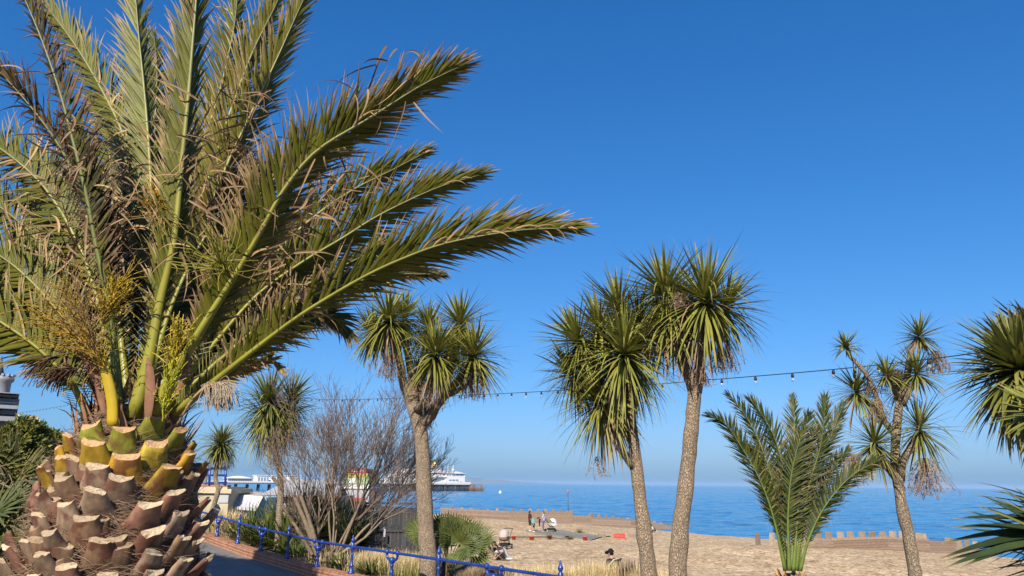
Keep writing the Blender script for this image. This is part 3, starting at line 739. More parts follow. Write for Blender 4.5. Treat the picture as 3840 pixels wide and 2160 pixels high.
m = MB(); m.lathe(b, [(.05, 0), (.18, .05), (.18, .45), (.05, .5)], 8, (.6, .12, .1)); m.build('topmark', M_attr, nm)
m = MB(); c = P(1876, 1848, 420); m.lathe((c.x, c.y, SEA-.3), [(.2, 0), (.9, .5), (.9, 1.0), (.3, 1.5), (.1, 2.2)], 10, (.75, .72, .5)); tag(m.build('buoy', M_attr, origin=(c.x, c.y, SEA)), 'small pale buoy floating off the end of the pier', 'buoy')

# ------------------------------------------------------------------ festoon lights
def festoon(label, pts, sp, nmax=60):
    cs = crv(pts, 160); root = empty('string_lights', cs[0], label, 'string lights', 'festoon light strings')
    m = MB(); m.tube(cs, .011, 5, (.015, .03, .035), cap=False); m.build('cable', M_attr, root)
    L = 0; nx_ = sp*.4; cnt = 0
    for a, b in zip(cs, cs[1:]):
        s = (b-a).length
        while L + s > nx_ and cnt < nmax:
            p = a.lerp(b, (nx_-L)/s); m = MB()
            m.lathe(p - Vector((0, 0, .11)), [(.024, 0), (.034, .01), (.034, .075), (.022, .085), (.02, .115)], 9, (.012, .012, .014)); h = m.build('lamp_holder', M_attr, root)
            m = MB(); m.lathe(p - Vector((0, 0, .20)), [(.004, 0), (.026, .012), (.036, .035), (.036, .055), (.022, .088), (.02, .1)], 10); q = m.build('bulb', M_bulb, root); q.parent = h; q.location = (0, 0, 0)
            cnt += 1; nx_ += sp
        L += s
M_bulb = bpy.data.materials.new('bulb_glass'); M_bulb.use_nodes = True; bb = M_bulb.node_tree.nodes['Principled BSDF']
bb.inputs['Base Color'].default_value = (.8, .85, .9, 1); bb.inputs['Roughness'].default_value = .05; bb.inputs['Transmission Weight'].default_value = .85; bb.inputs['IOR'].default_value = 1.15
festoon('string of clear bulbs sagging across the sky past the cabbage trees', [P(3950,1285,12.6), P(3560,1337,14.5), P(3240,1374,15.9), P(2950,1401,17.4), P(2640,1426,19.4), P(2380,1447,21.5), P(2087,1465,25), P(1800,1480,29.6), P(1490,1493,36), P(1280,1499,41), P(1100,1496,46), P(700,1500,60)], 1.02)
festoon('far string of small bulbs between the left buildings and the big palm', [P(58,1550,95), P(160,1535,90), P(285,1513,84), P(420,1490,78)], 1.0)
m = MB(); m.tube(crv([P(-30,1320,9), P(60,1285,9.3), P(140,1240,9.6), P(300,1190,10)], 20), .008, 5, (.015, .02, .025)); tag(m.build('overhead_cable', M_attr, origin=P(0, 1300, 9)), 'thin dark overhead cable crossing behind the big palm at left', 'cable')
# ------------------------------------------------------------------ the big date palm
PY = 4.5
def V2(x, y, dy): return U(x, y, PY+dy)
TOP = U(335, 1075, PY); 
AXX = TOP.x
palm = empty('date_palm', (AXX, PY, -.05), 'big date palm with cut leaf bases filling the left of the view', 'tree')
mpx = PY/FOC*UU                                    # metres per u-pixel near the palm
LOWZ = U(275, 1449, PY).z
def axis_at(z):                                    # the trunk leans a touch
    t = (z - TOP.z)/(LOWZ - TOP.z)
    return Vector((TOP.x + (U(272, 1449, PY).x - TOP.x)*t, PY, z))
def trad(z):                                       # core radius
    t = (z - TOP.z)/(LOWZ - TOP.z)
    return lin([(-.3, .17), (0, .27), (.25, .365), (.6, .435), (1, .485), (2.2, .50), (6, .48)], t)
tm = MB(); rows = []; cols = []
z = TOP.z + .12
while z > -.2:
    a = axis_at(z); r = trad(z)
    rows.append([a + Vector((math.cos(q), math.sin(q), 0))*r*(1+.05*noise.noise((math.cos(q)*2, math.sin(q)*2, z*4))) for q in [2*math.pi*j/28 for j in range(28)]])
    cols.append((.17, .10, .06)); z -= .07
tm.quadstrip(rows, cols, closed=True)
tm.build('trunk', mat('palm_trunk', .95, .1, attr=True, nsc=18, namt=.6, bump=1.0, bscale=30, stretch=(1, 1, 3)), palm)

M_stub = None
def stub_mat():
    m = bpy.data.materials.new('leaf_base'); m.use_nodes = True; t = m.node_tree; b = t.nodes['Principled BSDF']
    b.inputs['Roughness'].default_value = .6; b.inputs['Specular IOR Level'].default_value = .3
    a = node(t, 'ShaderNodeAttribute'); a.attribute_name = 'col'
    tc = node(t, 'ShaderNodeTexCoord')
    mp = node(t, 'ShaderNodeMapping'); mp.inputs['Scale'].default_value = (1, 1, .3); t.links.new(tc.outputs['Object'], mp.inputs[0])
    n = node(t, 'ShaderNodeTexNoise'); n.inputs['Scale'].default_value = 26; n.inputs['Detail'].default_value = 8; t.links.new(mp.outputs[0], n.inputs['Vector'])
    r = node(t, 'ShaderNodeMapRange'); r.inputs[1].default_value = .3; r.inputs[2].default_value = .7; r.inputs[3].default_value = .6; r.inputs[4].default_value = 1.25; t.links.new(n.outputs['Fac'], r.inputs[0])
    mx = node(t, 'ShaderNodeVectorMath', operation='SCALE'); t.links.new(a.outputs['Color'], mx.inputs[0]); t.links.new(r.outputs[0], mx.inputs['Scale'])
    n2 = node(t, 'ShaderNodeTexNoise'); n2.inputs['Scale'].default_value = 8; n2.inputs['Detail'].default_value = 5; t.links.new(tc.outputs['Object'], n2.inputs['Vector'])
    r2 = node(t, 'ShaderNodeMapRange'); r2.inputs[1].default_value = .52; r2.inputs[2].default_value = .60; t.links.new(n2.outputs['Fac'], r2.inputs[0])
    m2 = node(t, 'ShaderNodeMix', data_type='RGBA'); m2.inputs[7].default_value = (.09, .028, .018, 1)
    k = node(t, 'ShaderNodeMath', operation='MULTIPLY'); k.inputs[1].default_value = .75; t.links.new(r2.outputs[0], k.inputs[0])
    t.links.new(k.outputs[0], m2.inputs[0]); t.links.new(mx.outputs[0], m2.inputs[6]); t.links.new(m2.outputs[2], b.inputs['Base Color'])
    bp = node(t, 'ShaderNodeBump'); bp.inputs['Strength'].default_value = .5; bp.inputs['Distance'].default_value = .006
    t.links.new(n.outputs['Fac'], bp.inputs['Height']); t.links.new(bp.outputs[0], b.inputs['Normal'])
    return m
M_stub = stub_mat()
M_cut = mat('cut_face', .85, .15, attr=True, nsc=60, namt=.3, bump=.4, bscale=90)
def stub(ang, z, wid, up, L, col, cutc, seed):
    """one sawn-off leaf base: a broad boot hugging the trunk, bending out to a slanting cut"""
    rr = random.Random(seed)
    ang += rr.uniform(-.05, .05); skew = rr.uniform(-1, 1); fl = rr.uniform(1.8, 2.4)
    rad = Vector((math.cos(ang), math.sin(ang), 0)); tg = Vector((-rad.y, rad.x, 0)); UP = Vector((0, 0, 1))
    tg = (tg + UP*rr.uniform(-.12, .12)).normalized()
    out_ = L*rr.uniform(.8, 1.15)
    e = axis_at(z) + rad*(trad(z) + out_)
    zb = z - rr.uniform(.14, .18)
    b_ = axis_at(zb) + rad*(trad(zb) - .03)
    m1 = axis_at(z-.06) + rad*(trad(z-.06) + out_*.5)
    cs = crv([b_, m1, e], 8); cn = (UP*rr.uniform(.65, .85) + rad*rr.uniform(.6, .95) + tg*rr.uniform(-.3, .3)).normalized()
    mb = MB(); rows = []; cols = []; N = 16; n1 = len(cs)-1
    for i, p in enumerate(cs):
        t = i/n1
        tan = (cs[min(n1, i+1)] - cs[max(0, i-1)]).normalized()
        nn = (rad - tan*rad.dot(tan)).normalized()
        hw = wid*.5*(1 + (fl-1)*(1-t)**1.5); th = wid*(.24 + .10*(1-t))
        row = []
        for j in range(N):
            q = 2*math.pi*j/N; c_, s_ = math.cos(q), math.sin(q)
            x = hw*math.copysign(abs(c_)**.7, c_)
            y = th*(math.copysign(abs(s_)**.75, s_) if s_ > 0 else .55*s_) - .12*hw*c_*c_
            pt = p + tg*x + nn*y
            if i == n1:                                   # slanting, slightly warped saw cut
                off = (pt - p).dot(cn)/max(.3, tan.dot(cn)); pt = pt - tan*off + tan*(.006*math.sin(2*q+skew*2) + .006*skew*c_ + .003*rr.gauss(0, 1))
            row.append(pt)
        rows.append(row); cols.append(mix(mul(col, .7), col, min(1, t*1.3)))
    mb.quadstrip(rows, cols, closed=True)
    ce = sum(rows[-1], Vector())/N - cn*.004
    k = len(mb.v); mb.v.append(tuple(ce)); mb.c.append(cutc)
    b2 = len(mb.v)
    for p in rows[-1]: mb.v.append(tuple(p)); mb.c.append(mix(cutc, (.42, .25, .13), rr.uniform(0, .7)))
    for j in range(N): mb.f.append((k, b2+j, b2+(j+1) % N)); mb.m.append(1); mb.sm.append(False)
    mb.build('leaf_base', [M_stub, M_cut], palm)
# cut positions read from the photograph, (x, y) in the 2108-wide close-up of the trunk; they set angle and height on the trunk
SL = [(1255,120,130),(810,205,140),(1005,235,140),(1465,220,110),(620,290,85),(815,355,140),(1260,345,150),(1545,425,95),(1060,460,170),(560,475,110),(1365,545,140),
 (840,545,140),(1590,600,90),(1020,635,150),(610,640,130),(790,740,130),(1415,755,120),(450,760,95),(1230,850,150),(600,840,115),(1430,930,120),(775,955,150),(380,935,95),
 (1590,1030,100),(1215,1070,150),(530,1060,110),(830,1135,140),(1460,1140,110),(330,1140,80),(440,1235,110),(1235,1250,130),(640,1335,125),(150,1300,105),(1460,1320,100),
 (400,1400,100),(1230,1405,120),(1640,1340,95),(1640,820,80),(1650,500,60),(450,560,80),(210,1190,80),(1560,330,70),(880,1400,120),(1590,1180,80),(560,390,75)]
si = 0; used = []
OR = (.52, .26, .02); YG = (.30, .30, .03); TN = (.34, .235, .155); TB = (.24, .145, .085); PK = (.29, .145, .095)
for (cx, cy, cw) in SL:
    px, py = cx/2.196, 1500 + cy/2.196
    p = P(px, py, PY-.35)
    z = p.z; ax = axis_at(z); rr_ = trad(z) + .10
    dx = max(-1.05, min(1.05, (p.x*1.0 - ax.x*(PY-.35)/PY)/rr_))
    ang = math.asin(max(-1, min(1, dx))) - math.pi/2 + (PY and math.atan2(ax.x, PY))*-1.0
    t = (cy)/1450
    up = R(78 - 40*t) if cy < 300 else R(66 - 28*t)
    if cy < 260: col, cut = YG, (.60, .37, .19)
    elif cy < 600 and cx not in (840, 1590, 1020): col, cut = mix(OR, YG, rnd.uniform(0, .6)), (.60, .38, .2)
    else: col, cut = rnd.choice((TN, TB, PK, TN)), rnd.choice(((.56, .46, .31), (.46, .37, .25), (.60, .50, .34)))
    stub(ang, z, cw/2.196/UU*mpx*1.12, up, .105+.02*rnd.random(), mul(col, rnd.uniform(.7, 1.15)), mul(cut, rnd.uniform(.75, 1.1)), si); si += 1
    used.append((ang, z))
# weathered smaller bases wedged between them
for k in range(34):
    q_ = rnd.uniform(-1.45, 1.45); z = TOP.z - .16 - rnd.random()*.85
    stub(q_ - math.pi/2 - math.atan2(AXX, PY), z, rnd.uniform(.07, .11), 0, rnd.uniform(.05, .085), mul(rnd.choice((TB, PK, TB)), rnd.uniform(.55, .9)), mul((.40, .31, .2), rnd.uniform(.6, 1)), 300+k)
# bases round the back and lower down, on the palm's own spiral
for k in range(40):
    ang = k*2.39996; z = TOP.z - .05 - k*.052
    ca = (ang + math.pi/2 + math.pi) % (2*math.pi) - math.pi
    if abs(ca) < 1.9 and z > LOWZ - .02: continue
    stub(ang, z, .13, 0, .11, mul(rnd.choice((TN, TB, PK)), rnd.uniform(.8, 1.1)), (.64, .54, .38), 100+k)
# loose brown fibre between the bases
fb = MB()
for k in range(5200):
    z = TOP.z + .06 - rnd.random()**.9*1.15; ang = rnd.uniform(-math.pi, math.pi) if k % 4 == 0 else rnd.uniform(-math.pi, 0)
    r = trad(z)*rnd.uniform(1.0, 1.10)
    rad = Vector((math.cos(ang), math.sin(ang), 0)); tg = Vector((-rad.y, rad.x, 0))
    p = axis_at(z) + rad*r
    d = tg*rnd.choice((-1, 1))*rnd.uniform(.5, 1) + Vector((0, 0, rnd.uniform(-.35, .75))) + rad*rnd.uniform(-.05, .25)
    c0 = mix((.13, .07, .04), (.31, .225, .15), rnd.random())
    fb.leaf(p, d, rad, rnd.uniform(.06, .20), rnd.uniform(.002, .0042), 4, rnd.uniform(0, 1.2), lambda t: c0, 0, rnd.uniform(-.8, .3), root=1)
# ragged dry sheath strips at the crown base
for k in range(130):
    ang = rnd.uniform(-math.pi, math.pi); z = TOP.z + rnd.uniform(-.12, .16)
    rad = Vector((math.cos(ang), math.sin(ang), 0)); p = axis_at(z) + rad*trad(z)*rnd.uniform(.7, 1.05)
    c0 = mix((.22, .10, .05), (.46, .28, .17), rnd.random())
    fb.leaf(p, Vector((0, 0, 1)) + rad*rnd.uniform(0, .6) + Vector((rnd.uniform(-.3, .3), rnd.uniform(-.3, .3), 0)), rad, rnd.uniform(.1, .28), rnd.uniform(.015, .045), 4, rnd.uniform(0, .8), lambda t: c0, .3, rnd.uniform(-.6, .8), root=1)
tag(fb.build('trunk_fibre', M_dry, palm), kind='stuff')

G1 = (.125, .128, .012); G2 = (.078, .092, .012); G3 = (.175, .155, .020); TAN = (.46, .31, .15); BRN = (.20, .115, .06)
CAMP = Vector((0, 0, EYE))
def frond(parent, pts, side=1, Lm=.36, phi=68, vee=24, rw=.020, n=183, amul=1.0, bare=.16, dead=.10, tipdry=.27, seed=0, cgreen=G1, W=.0225, rcol=(.25, .24, .028), rtip=(.19, .20, .085), tipL=.42, droop=.12, gap=None, tanc=None):
    """a feather leaf: pts run base -> tip; side = +1 puts the sunlit row on the left of the midrib as seen by the viewer"""
    rr = random.Random(seed*31+5)
    cs = crv(pts, 61)
    mb = MB(); rb = MB()
    rad = [max(.0025, rw*(1-(i/60))**.8*(1+.75*max(0, 1-i/20)**1.3)) for i in range(61)]
    rb.tube(cs[::2], rad[::2], 7, cols=[mix(rcol, rtip, sst(.3, 1, i/60)) for i in range(0, 61, 2)], flat=.75)
    def at(t):
        k = min(59.999, t*60); i = int(k); p = cs[i].lerp(cs[i+1], k-i)
        T = (cs[min(60, i+2)] - cs[max(0, i-1)]).normalized()
        return p, T, rad[i]
    for sd in (1, -1):
        for k in range(n):
            t = bare + (1-bare)*((k + rr.uniform(.2, .8))/n)
            if gap and gap[0] < t < gap[1] and rr.random() < .6: continue
            p, T, r_ = at(t)
            toc = (CAMP - p).normalized()
            cm = (toc - T*toc.dot(T)).normalized()
            lf = T.cross(cm) * -1                       # left of the midrib in the picture
            ls = lf*side
            N_ = (ls*math.cos(R(phi)) - cm*math.sin(R(phi))).normalized()
            B_ = T.cross(N_).normalized()
            if B_.dot(cm) < 0: B_ = -B_
            s = (t-bare)/(1-bare)
            ln = Lm*lin([(0, .22), (.10, .62), (.28, .95), (.5, 1), (.75, .85), (.92, .62), (1, tipL)], s)*rr.uniform(.8, 1.12)
            al = amul*R(6*math.sin(k*1.35+seed) + 5*noise.noise((t*14, sd*2.2, seed*1.1)) + lin([(0, 56), (.25, 48), (.6, 39), (.9, 27), (1, 12)], s) + rr.uniform(-7, 7))
            v = R(vee + rr.uniform(-13, 13))
            row = B_*sd*math.cos(v) + N_*math.sin(v)
            d = T*math.cos(al) + row*math.sin(al)
            bn = N_*math.cos(v) - B_*sd*math.sin(v)        # blade normal, rolled a little about the leaflet
            bn = bn*math.cos(R(18)) - T*math.sin(R(18))
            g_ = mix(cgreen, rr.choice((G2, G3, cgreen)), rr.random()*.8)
            pn_ = noise.noise((t*7.0, sd*3.3, seed*1.7)); dr = rr.random() < dead*(.35 + 2.6*max(0, pn_))
            if rr.random() < .02 + .16*max(0, noise.noise((t*9.0, sd*5.1, seed*2.3+9))): continue
            td = tipdry*rr.uniform(.5, 1.5)
            tn = mul(mix(TAN, BRN, rr.random()*.6), rr.uniform(.85, 1.25))
            if tanc: tn = mul(tanc, rr.uniform(.4, 1.5))
            if dr:
                c_ = tn; ramp = lambda q, c_=c_: c_
                mb.leaf(p, d, bn, ln*rr.uniform(.5, .95), W*.7, 5, droop+rr.uniform(.3, 1.6), ramp, .3, rr.uniform(-1.0, .6), Vector((rr.uniform(-.7, .7), rr.uniform(-.7, .7), rr.uniform(-.3, .3))))
            else:
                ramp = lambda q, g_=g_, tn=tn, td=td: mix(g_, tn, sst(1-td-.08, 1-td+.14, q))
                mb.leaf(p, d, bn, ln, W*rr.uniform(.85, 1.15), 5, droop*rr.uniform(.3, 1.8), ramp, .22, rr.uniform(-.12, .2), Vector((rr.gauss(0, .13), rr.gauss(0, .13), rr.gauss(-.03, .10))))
    for k in range(16):                                   # short spines on the bare stalk
        t = .07 + (bare-.05)*k/16; p, T, r_ = at(t)
        toc = (CAMP-p).normalized(); lf = T.cross(toc).normalized()*(1 if k % 2 else -1)
        mb.leaf(p + lf*r_*.8, T*.9+lf, toc, .05+.10*k/16, .007, 2, 0, lambda q: mix((.30, .30, .05), (.45, .40, .18), q), .2)
    f = mb.build('frond', M_leaf, parent)
    q = rb.build('rachis', M_rachis, parent)
    M = wm(parent); q.parent = f
    return f
def fr(pl, dz, **kw):
    n = len(pl)
    pts = [V2(x, y, dz[0] + (dz[1]-dz[0])*(k/(n-1))) for k, (x, y) in enumerate(pl)]
    pts[-1] = pts[-2].lerp(pts[-1], .74)                 # leaflets reach on past the end of the midrib
    return frond(palm, pts, **kw)
# base -> tip, u-pixels, depth at base / tip relative to the trunk axis
fr([(440,1040),(552,950),(655,868),(760,790),(900,705),(1010,652),(1130,610),(1300,580),(1478,571)], (-.15,-.75), side=1, Lm=.38, amul=.85, seed=1, n=191, bare=.12, gap=(.3,.52))
fr([(420,1010),(560,840),(650,740),(760,660),(860,600),(960,538),(1100,472),(1242,430)], (.1,.45), side=1, Lm=.40, amul=.85, seed=2, n=172)
fr([(400,1000),(520,820),(620,715),(760,570),(880,482),(985,428),(1100,368)], (.2,.9), side=1, Lm=.39, amul=.85, seed=3, n=162, dead=.2)
fr([(385,1040),(440,940),(525,800),(600,680),(660,575),(720,470),(800,378),(930,297),(1060,215),(1182,155)], (-.25,-.55), side=1, Lm=.43, amul=.9, seed=4, n=230, bare=.15, tipdry=.38, rw=.028)
fr([(370,1030),(430,800),(500,600),(560,440),(610,330),(655,235),(700,140),(740,50),(790,-60)], (.2,.5), side=1, Lm=.46, amul=.68, seed=5, n=191, cgreen=G3)
fr([(372,1030),(450,700),(530,430),(590,250),(640,120),(690,20),(730,-80)], (.35,1.0), side=1, Lm=.46, amul=.68, seed=6, n=172, cgreen=G3)
fr([(335,1050),(375,900),(402,760),(424,670),(441,580),(458,400),(472,260),(486,90),(500,-80),(512,-200)], (-.25,-.45), side=1, Lm=.42, amul=.6, seed=7, n=202, bare=.14, vee=38, rw=.027)
fr([(345,1000),(375,760),(382,560),(376,400),(364,240),(350,100),(340,-20),(330,-140)], (.25,.5), side=1, Lm=.48, amul=.6, seed=8, n=191, vee=34, cgreen=(.19,.20,.05))
fr([(330,1000),(345,700),(350,500),(310,340),(250,215),(180,100),(95,-10),(40,-70)], (.3,.7), side=-1, Lm=.44, amul=.7, seed=9, n=181, tipdry=.2)
fr([(300,1040),(285,860),(268,740),(240,610),(215,480),(185,360),(150,230),(105,100),(55,-20),(20,-110)], (-.2,-.5), side=-1, Lm=.30, seed=10, n=172, phi=35, vee=25, dead=.3, cgreen=(.028,.028,.010), tanc=(.17,.10,.055), rcol=(.13,.15,.025), tipdry=.5, bare=.2)  # this and the next: dry brown, plus shaded side put into the dark green
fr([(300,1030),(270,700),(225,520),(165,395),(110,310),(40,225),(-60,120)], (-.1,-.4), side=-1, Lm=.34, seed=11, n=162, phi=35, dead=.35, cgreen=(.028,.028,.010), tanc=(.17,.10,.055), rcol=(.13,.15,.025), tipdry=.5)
fr([(300,1010),(235,720),(180,580),(110,470),(30,395),(-70,330),(-160,290)], (.1,.3), side=-1, Lm=.44, seed=12, n=172, tipdry=.22)
fr([(228,1055),(180,965),(120,898),(55,845),(-30,790),(-140,720),(-260,660)], (-.2,-.4), side=-1, Lm=.42, seed=13, n=141, bare=.14, vee=25)
fr([(300,1020),(215,800),(140,660),(50,560),(-60,480),(-170,420)], (.2,.6), side=-1, Lm=.44, seed=14, n=162)
fr([(290,1030),(200,860),(110,740),(10,650),(-100,600),(-200,560)], (-.05,.1), side=-1, Lm=.40, seed=15, n=151, dead=.16)
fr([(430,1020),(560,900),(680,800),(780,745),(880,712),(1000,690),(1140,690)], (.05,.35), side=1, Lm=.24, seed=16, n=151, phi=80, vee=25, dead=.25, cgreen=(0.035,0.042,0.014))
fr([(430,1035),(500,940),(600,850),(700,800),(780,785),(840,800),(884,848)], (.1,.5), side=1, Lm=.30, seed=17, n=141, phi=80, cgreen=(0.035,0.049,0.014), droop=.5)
fr([(425,1050),(500,985),(570,945),(630,918),(680,908),(715,940)], (-.1,-.15), side=1, Lm=.13, seed=18, n=122, dead=1.0, rcol=(.12,.07,.04), rtip=(.12,.07,.04), rw=.014)
fr([(380,1030),(440,820),(520,690),(600,560),(700,440),(800,390),(900,370)], (.4,1.3), side=1, Lm=.38, seed=19, n=162)
fr([(350,1000),(400,700),(460,480),(520,330),(560,200),(590,60),(600,-60)], (.5,1.0), side=1, Lm=.42, seed=20, n=162)
fr([(320,1000),(300,700),(280,480),(270,330),(235,250),(215,240)], (.5,1.2), side=-1, Lm=.40, seed=21, n=162)
fr([(360,1010),(420,800),(480,660),(540,560),(620,470),(690,420)], (.0,.3), side=1, Lm=.40, seed=22, n=151, dead=.3, cgreen=(0.035,0.049,0.014))  # deeper greens from here: the crown's inner shade put into leaf colour
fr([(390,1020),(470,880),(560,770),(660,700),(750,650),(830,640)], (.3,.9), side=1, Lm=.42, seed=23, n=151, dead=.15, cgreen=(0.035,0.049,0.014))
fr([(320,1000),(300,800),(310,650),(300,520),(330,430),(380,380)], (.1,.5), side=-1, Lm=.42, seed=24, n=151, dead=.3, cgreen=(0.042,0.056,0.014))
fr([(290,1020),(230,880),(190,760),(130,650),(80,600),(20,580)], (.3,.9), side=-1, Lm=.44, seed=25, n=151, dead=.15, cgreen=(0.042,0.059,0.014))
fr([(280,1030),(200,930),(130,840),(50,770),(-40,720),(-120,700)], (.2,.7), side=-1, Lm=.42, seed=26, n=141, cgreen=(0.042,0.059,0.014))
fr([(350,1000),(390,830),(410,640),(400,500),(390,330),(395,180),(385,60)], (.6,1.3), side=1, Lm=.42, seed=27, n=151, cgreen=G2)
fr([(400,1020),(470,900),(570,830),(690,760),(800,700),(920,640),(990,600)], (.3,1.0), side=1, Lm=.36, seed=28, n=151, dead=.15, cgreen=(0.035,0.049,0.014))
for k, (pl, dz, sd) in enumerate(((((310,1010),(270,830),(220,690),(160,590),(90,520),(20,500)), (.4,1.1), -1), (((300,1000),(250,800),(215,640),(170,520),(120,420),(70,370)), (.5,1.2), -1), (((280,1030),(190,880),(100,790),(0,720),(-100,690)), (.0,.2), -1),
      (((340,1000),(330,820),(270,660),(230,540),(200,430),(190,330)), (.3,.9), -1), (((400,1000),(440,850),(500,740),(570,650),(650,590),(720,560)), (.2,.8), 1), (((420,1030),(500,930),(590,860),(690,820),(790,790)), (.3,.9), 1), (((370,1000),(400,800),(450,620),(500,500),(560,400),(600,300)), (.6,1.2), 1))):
    fr(pl, dz, side=sd, Lm=.42, seed=60+k, n=146, dead=.14, cgreen=(.035,.05,.013))  # filler fronds, coloured dark to stand for shade inside the crown
# stout young yellow stalk, cut spathes and flower sprays
ys_ = MB()
ys_.tube(crv([V2(283,1072,-.36), V2(282,1010,-.38), V2(268,945,-.40), V2(250,892,-.42)], 12), [.032]*6+[.031, .03, .029, .027, .025, .022], 10, (.50, .36, .02), flat=.6)
ys_.build('flower_stalk', M_rachis, palm)
def spray(pl, dz, n, L, spread, c0, c1, seed, bend=.5, wid=.0055, dirv=None):
    rr = random.Random(seed); mb = MB()
    base = V2(*pl[0], dz); tip = V2(*pl[1], dz - .08)
    ax = (tip-base)
    for k in range(n):
        p = base + ax*rr.random()**1.2*.75
        d = ax.normalized() + Vector((rr.gauss(0, spread), rr.gauss(0, spread), rr.gauss(0, spread)))
        cc = mix(c0, c1, rr.random())
        q = [p]; dd = d.normalized(); l = L*rr.uniform(.6, 1.1)
        for i in range(6):
            dd = (dd + Vector((rr.gauss(0, .16), rr.gauss(0, .16), rr.gauss(0, .16) - bend/6*(.4+i*.25)))).normalized(); q.append(q[-1] + dd*l/6)
        mb.tube(q, [wid*.5]*3 + [wid*.42]*4, 3, cc, cap=False)
        if c1[0] > .3:
            for i in range(2, 6):
                for _ in range(2):
                    mb.leaf(q[i], dd + Vector((rr.gauss(0, .8), rr.gauss(0, .8), rr.gauss(0, .8))), ax, .018, .008, 2, 0, lambda t: cc, .2, root=1)
    return mb.build('flower_spray', M_dry, palm)
YO = (.50, .32, .03); YO2 = (.62, .45, .05)
spray([(262,930),(150,740)], -.45, 70, .34, .34, mul(YO, .75), YO, 1, .3, .004)
spray([(250,900),(90,770)], -.5, 60, .30, .36, (.34, .21, .06), mul(YO, .8), 2, .3, .004)
spray([(245,890),(170,690)], -.48, 70, .26, .45, (.36, .22, .10), (.29, .18, .1), 12, .5, .004)
spray([(575,690),(540,640)], -.5, 60, .30, .75, (.26, .26, .03), (.30, .28, .04), 3, .1, .006)
spray([(400,560),(398,480)], -.2, 90, .16, .35, YO, (.55, .34, .04), 4, .3)
spray([(432,940),(448,830)], -.4, 90, .20, .22, YO2, (.48, .42, .05), 5, .1)
spray([(408,1060),(430,930)], -.42, 40, .22, .08, (.50, .48, .04), (.44, .42, .04), 6, 0)
spray([(258,820),(300,700)], -.4, 80, .22, .35, YO, (.45, .36, .05), 7, .2)
spray([(385,520),(420,560)], -.3, 50, .2, .6, (.30, .20, .06), (.29, .2, .06), 8, .4)
spray([(200,925),(140,935)], -.3, 90, .17, .30, (.13, .075, .05), (.10, .06, .04), 9, 1.6, .006)
spray([(170,890),(100,910)], -.3, 26, .20, .25, (.10, .06, .04), (.10, .06, .04), 10, 1.0, .006)
spray([(505,970),(575,965)], -.35, 230, .19, .22, (.44, .34, .24), (.29, .24, .18), 11, 2.6, .0048)
ds = MB()
ds.tube(crv([V2(445,1070,-.35), V2(480,1010,-.4), V2(520,972,-.4), V2(560,965,-.4)], 10), .008, 6, (.40, .26, .14))
ds.build('dry_stalk', M_dry, palm)
for pl, w_ in (([(243,960),(215,900),(190,868)], .05), ([(262,1040),(245,960),(240,900)], .035), ([(372,1050),(378,960),(372,900)], .05), ([(440,1000),(470,930),(472,890)], .04)):
    pts = crv([V2(x, y, -.34) for x, y in pl], 7)
    side = Vector((1, 0, .15))
    ds = MB(); ds.quadstrip([[p - side*w_*.5*k, p + Vector((0, -.02, 0)), p + side*w_*.5*k] for p, k in zip(pts, (.7, 1, 1.1, 1.1, 1, .8, .3))], [(.24, .125, .075)]*7)
    ds.build('dry_spathe', M_dry, palm)

# torn dry leaflets tangled through the crown
rr_ = random.Random(77); dl = MB()
for (x, y, dz, n_) in ((830,430,-.3,34),(790,520,-.35,30),(720,640,-.3,26),(160,330,-.4,26),(225,385,-.4,30),(560,380,-.1,24),(470,300,-.3,18),(610,250,.1,20),(520,430,-.3,26),(690,710,-.3,26),(300,430,-.2,26),(90,480,-.1,22),(250,560,-.3,26),(630,430,-.1,24),(560,520,-.3,24),(330,540,-.2,22),(150,610,-.2,24),(660,560,-.35,22),(60,600,0,18),(440,620,-.35,18),(60,170,-.3,14),(900,250,-.5,12),(1010,190,-.55,12),(600,320,-.1,18)):
    for k in range(n_):
        p = V2(x + rr_.gauss(0, 45), y + rr_.gauss(0, 40), dz + rr_.gauss(0, .12))
        c_ = mul(mix(TAN, BRN, rr_.random()*.9), rr_.uniform(.6, 1.1))
        dl.leaf(p, Vector((rr_.gauss(0, 1), rr_.gauss(0, .6), rr_.gauss(-.3, .7))), Vector((rr_.gauss(0, 1), -1, rr_.gauss(0, 1))), rr_.uniform(.12, .36), rr_.uniform(.008, .018), 7, rr_.uniform(.2, 2.0), lambda q: c_, .3, rr_.uniform(-1.6, 1.6), Vector((rr_.gauss(0, .8), rr_.gauss(0, .8), rr_.gauss(0, .5))), root=.6)
tag(dl.build('dry_leaflets', M_leaf, palm), kind='stuff')
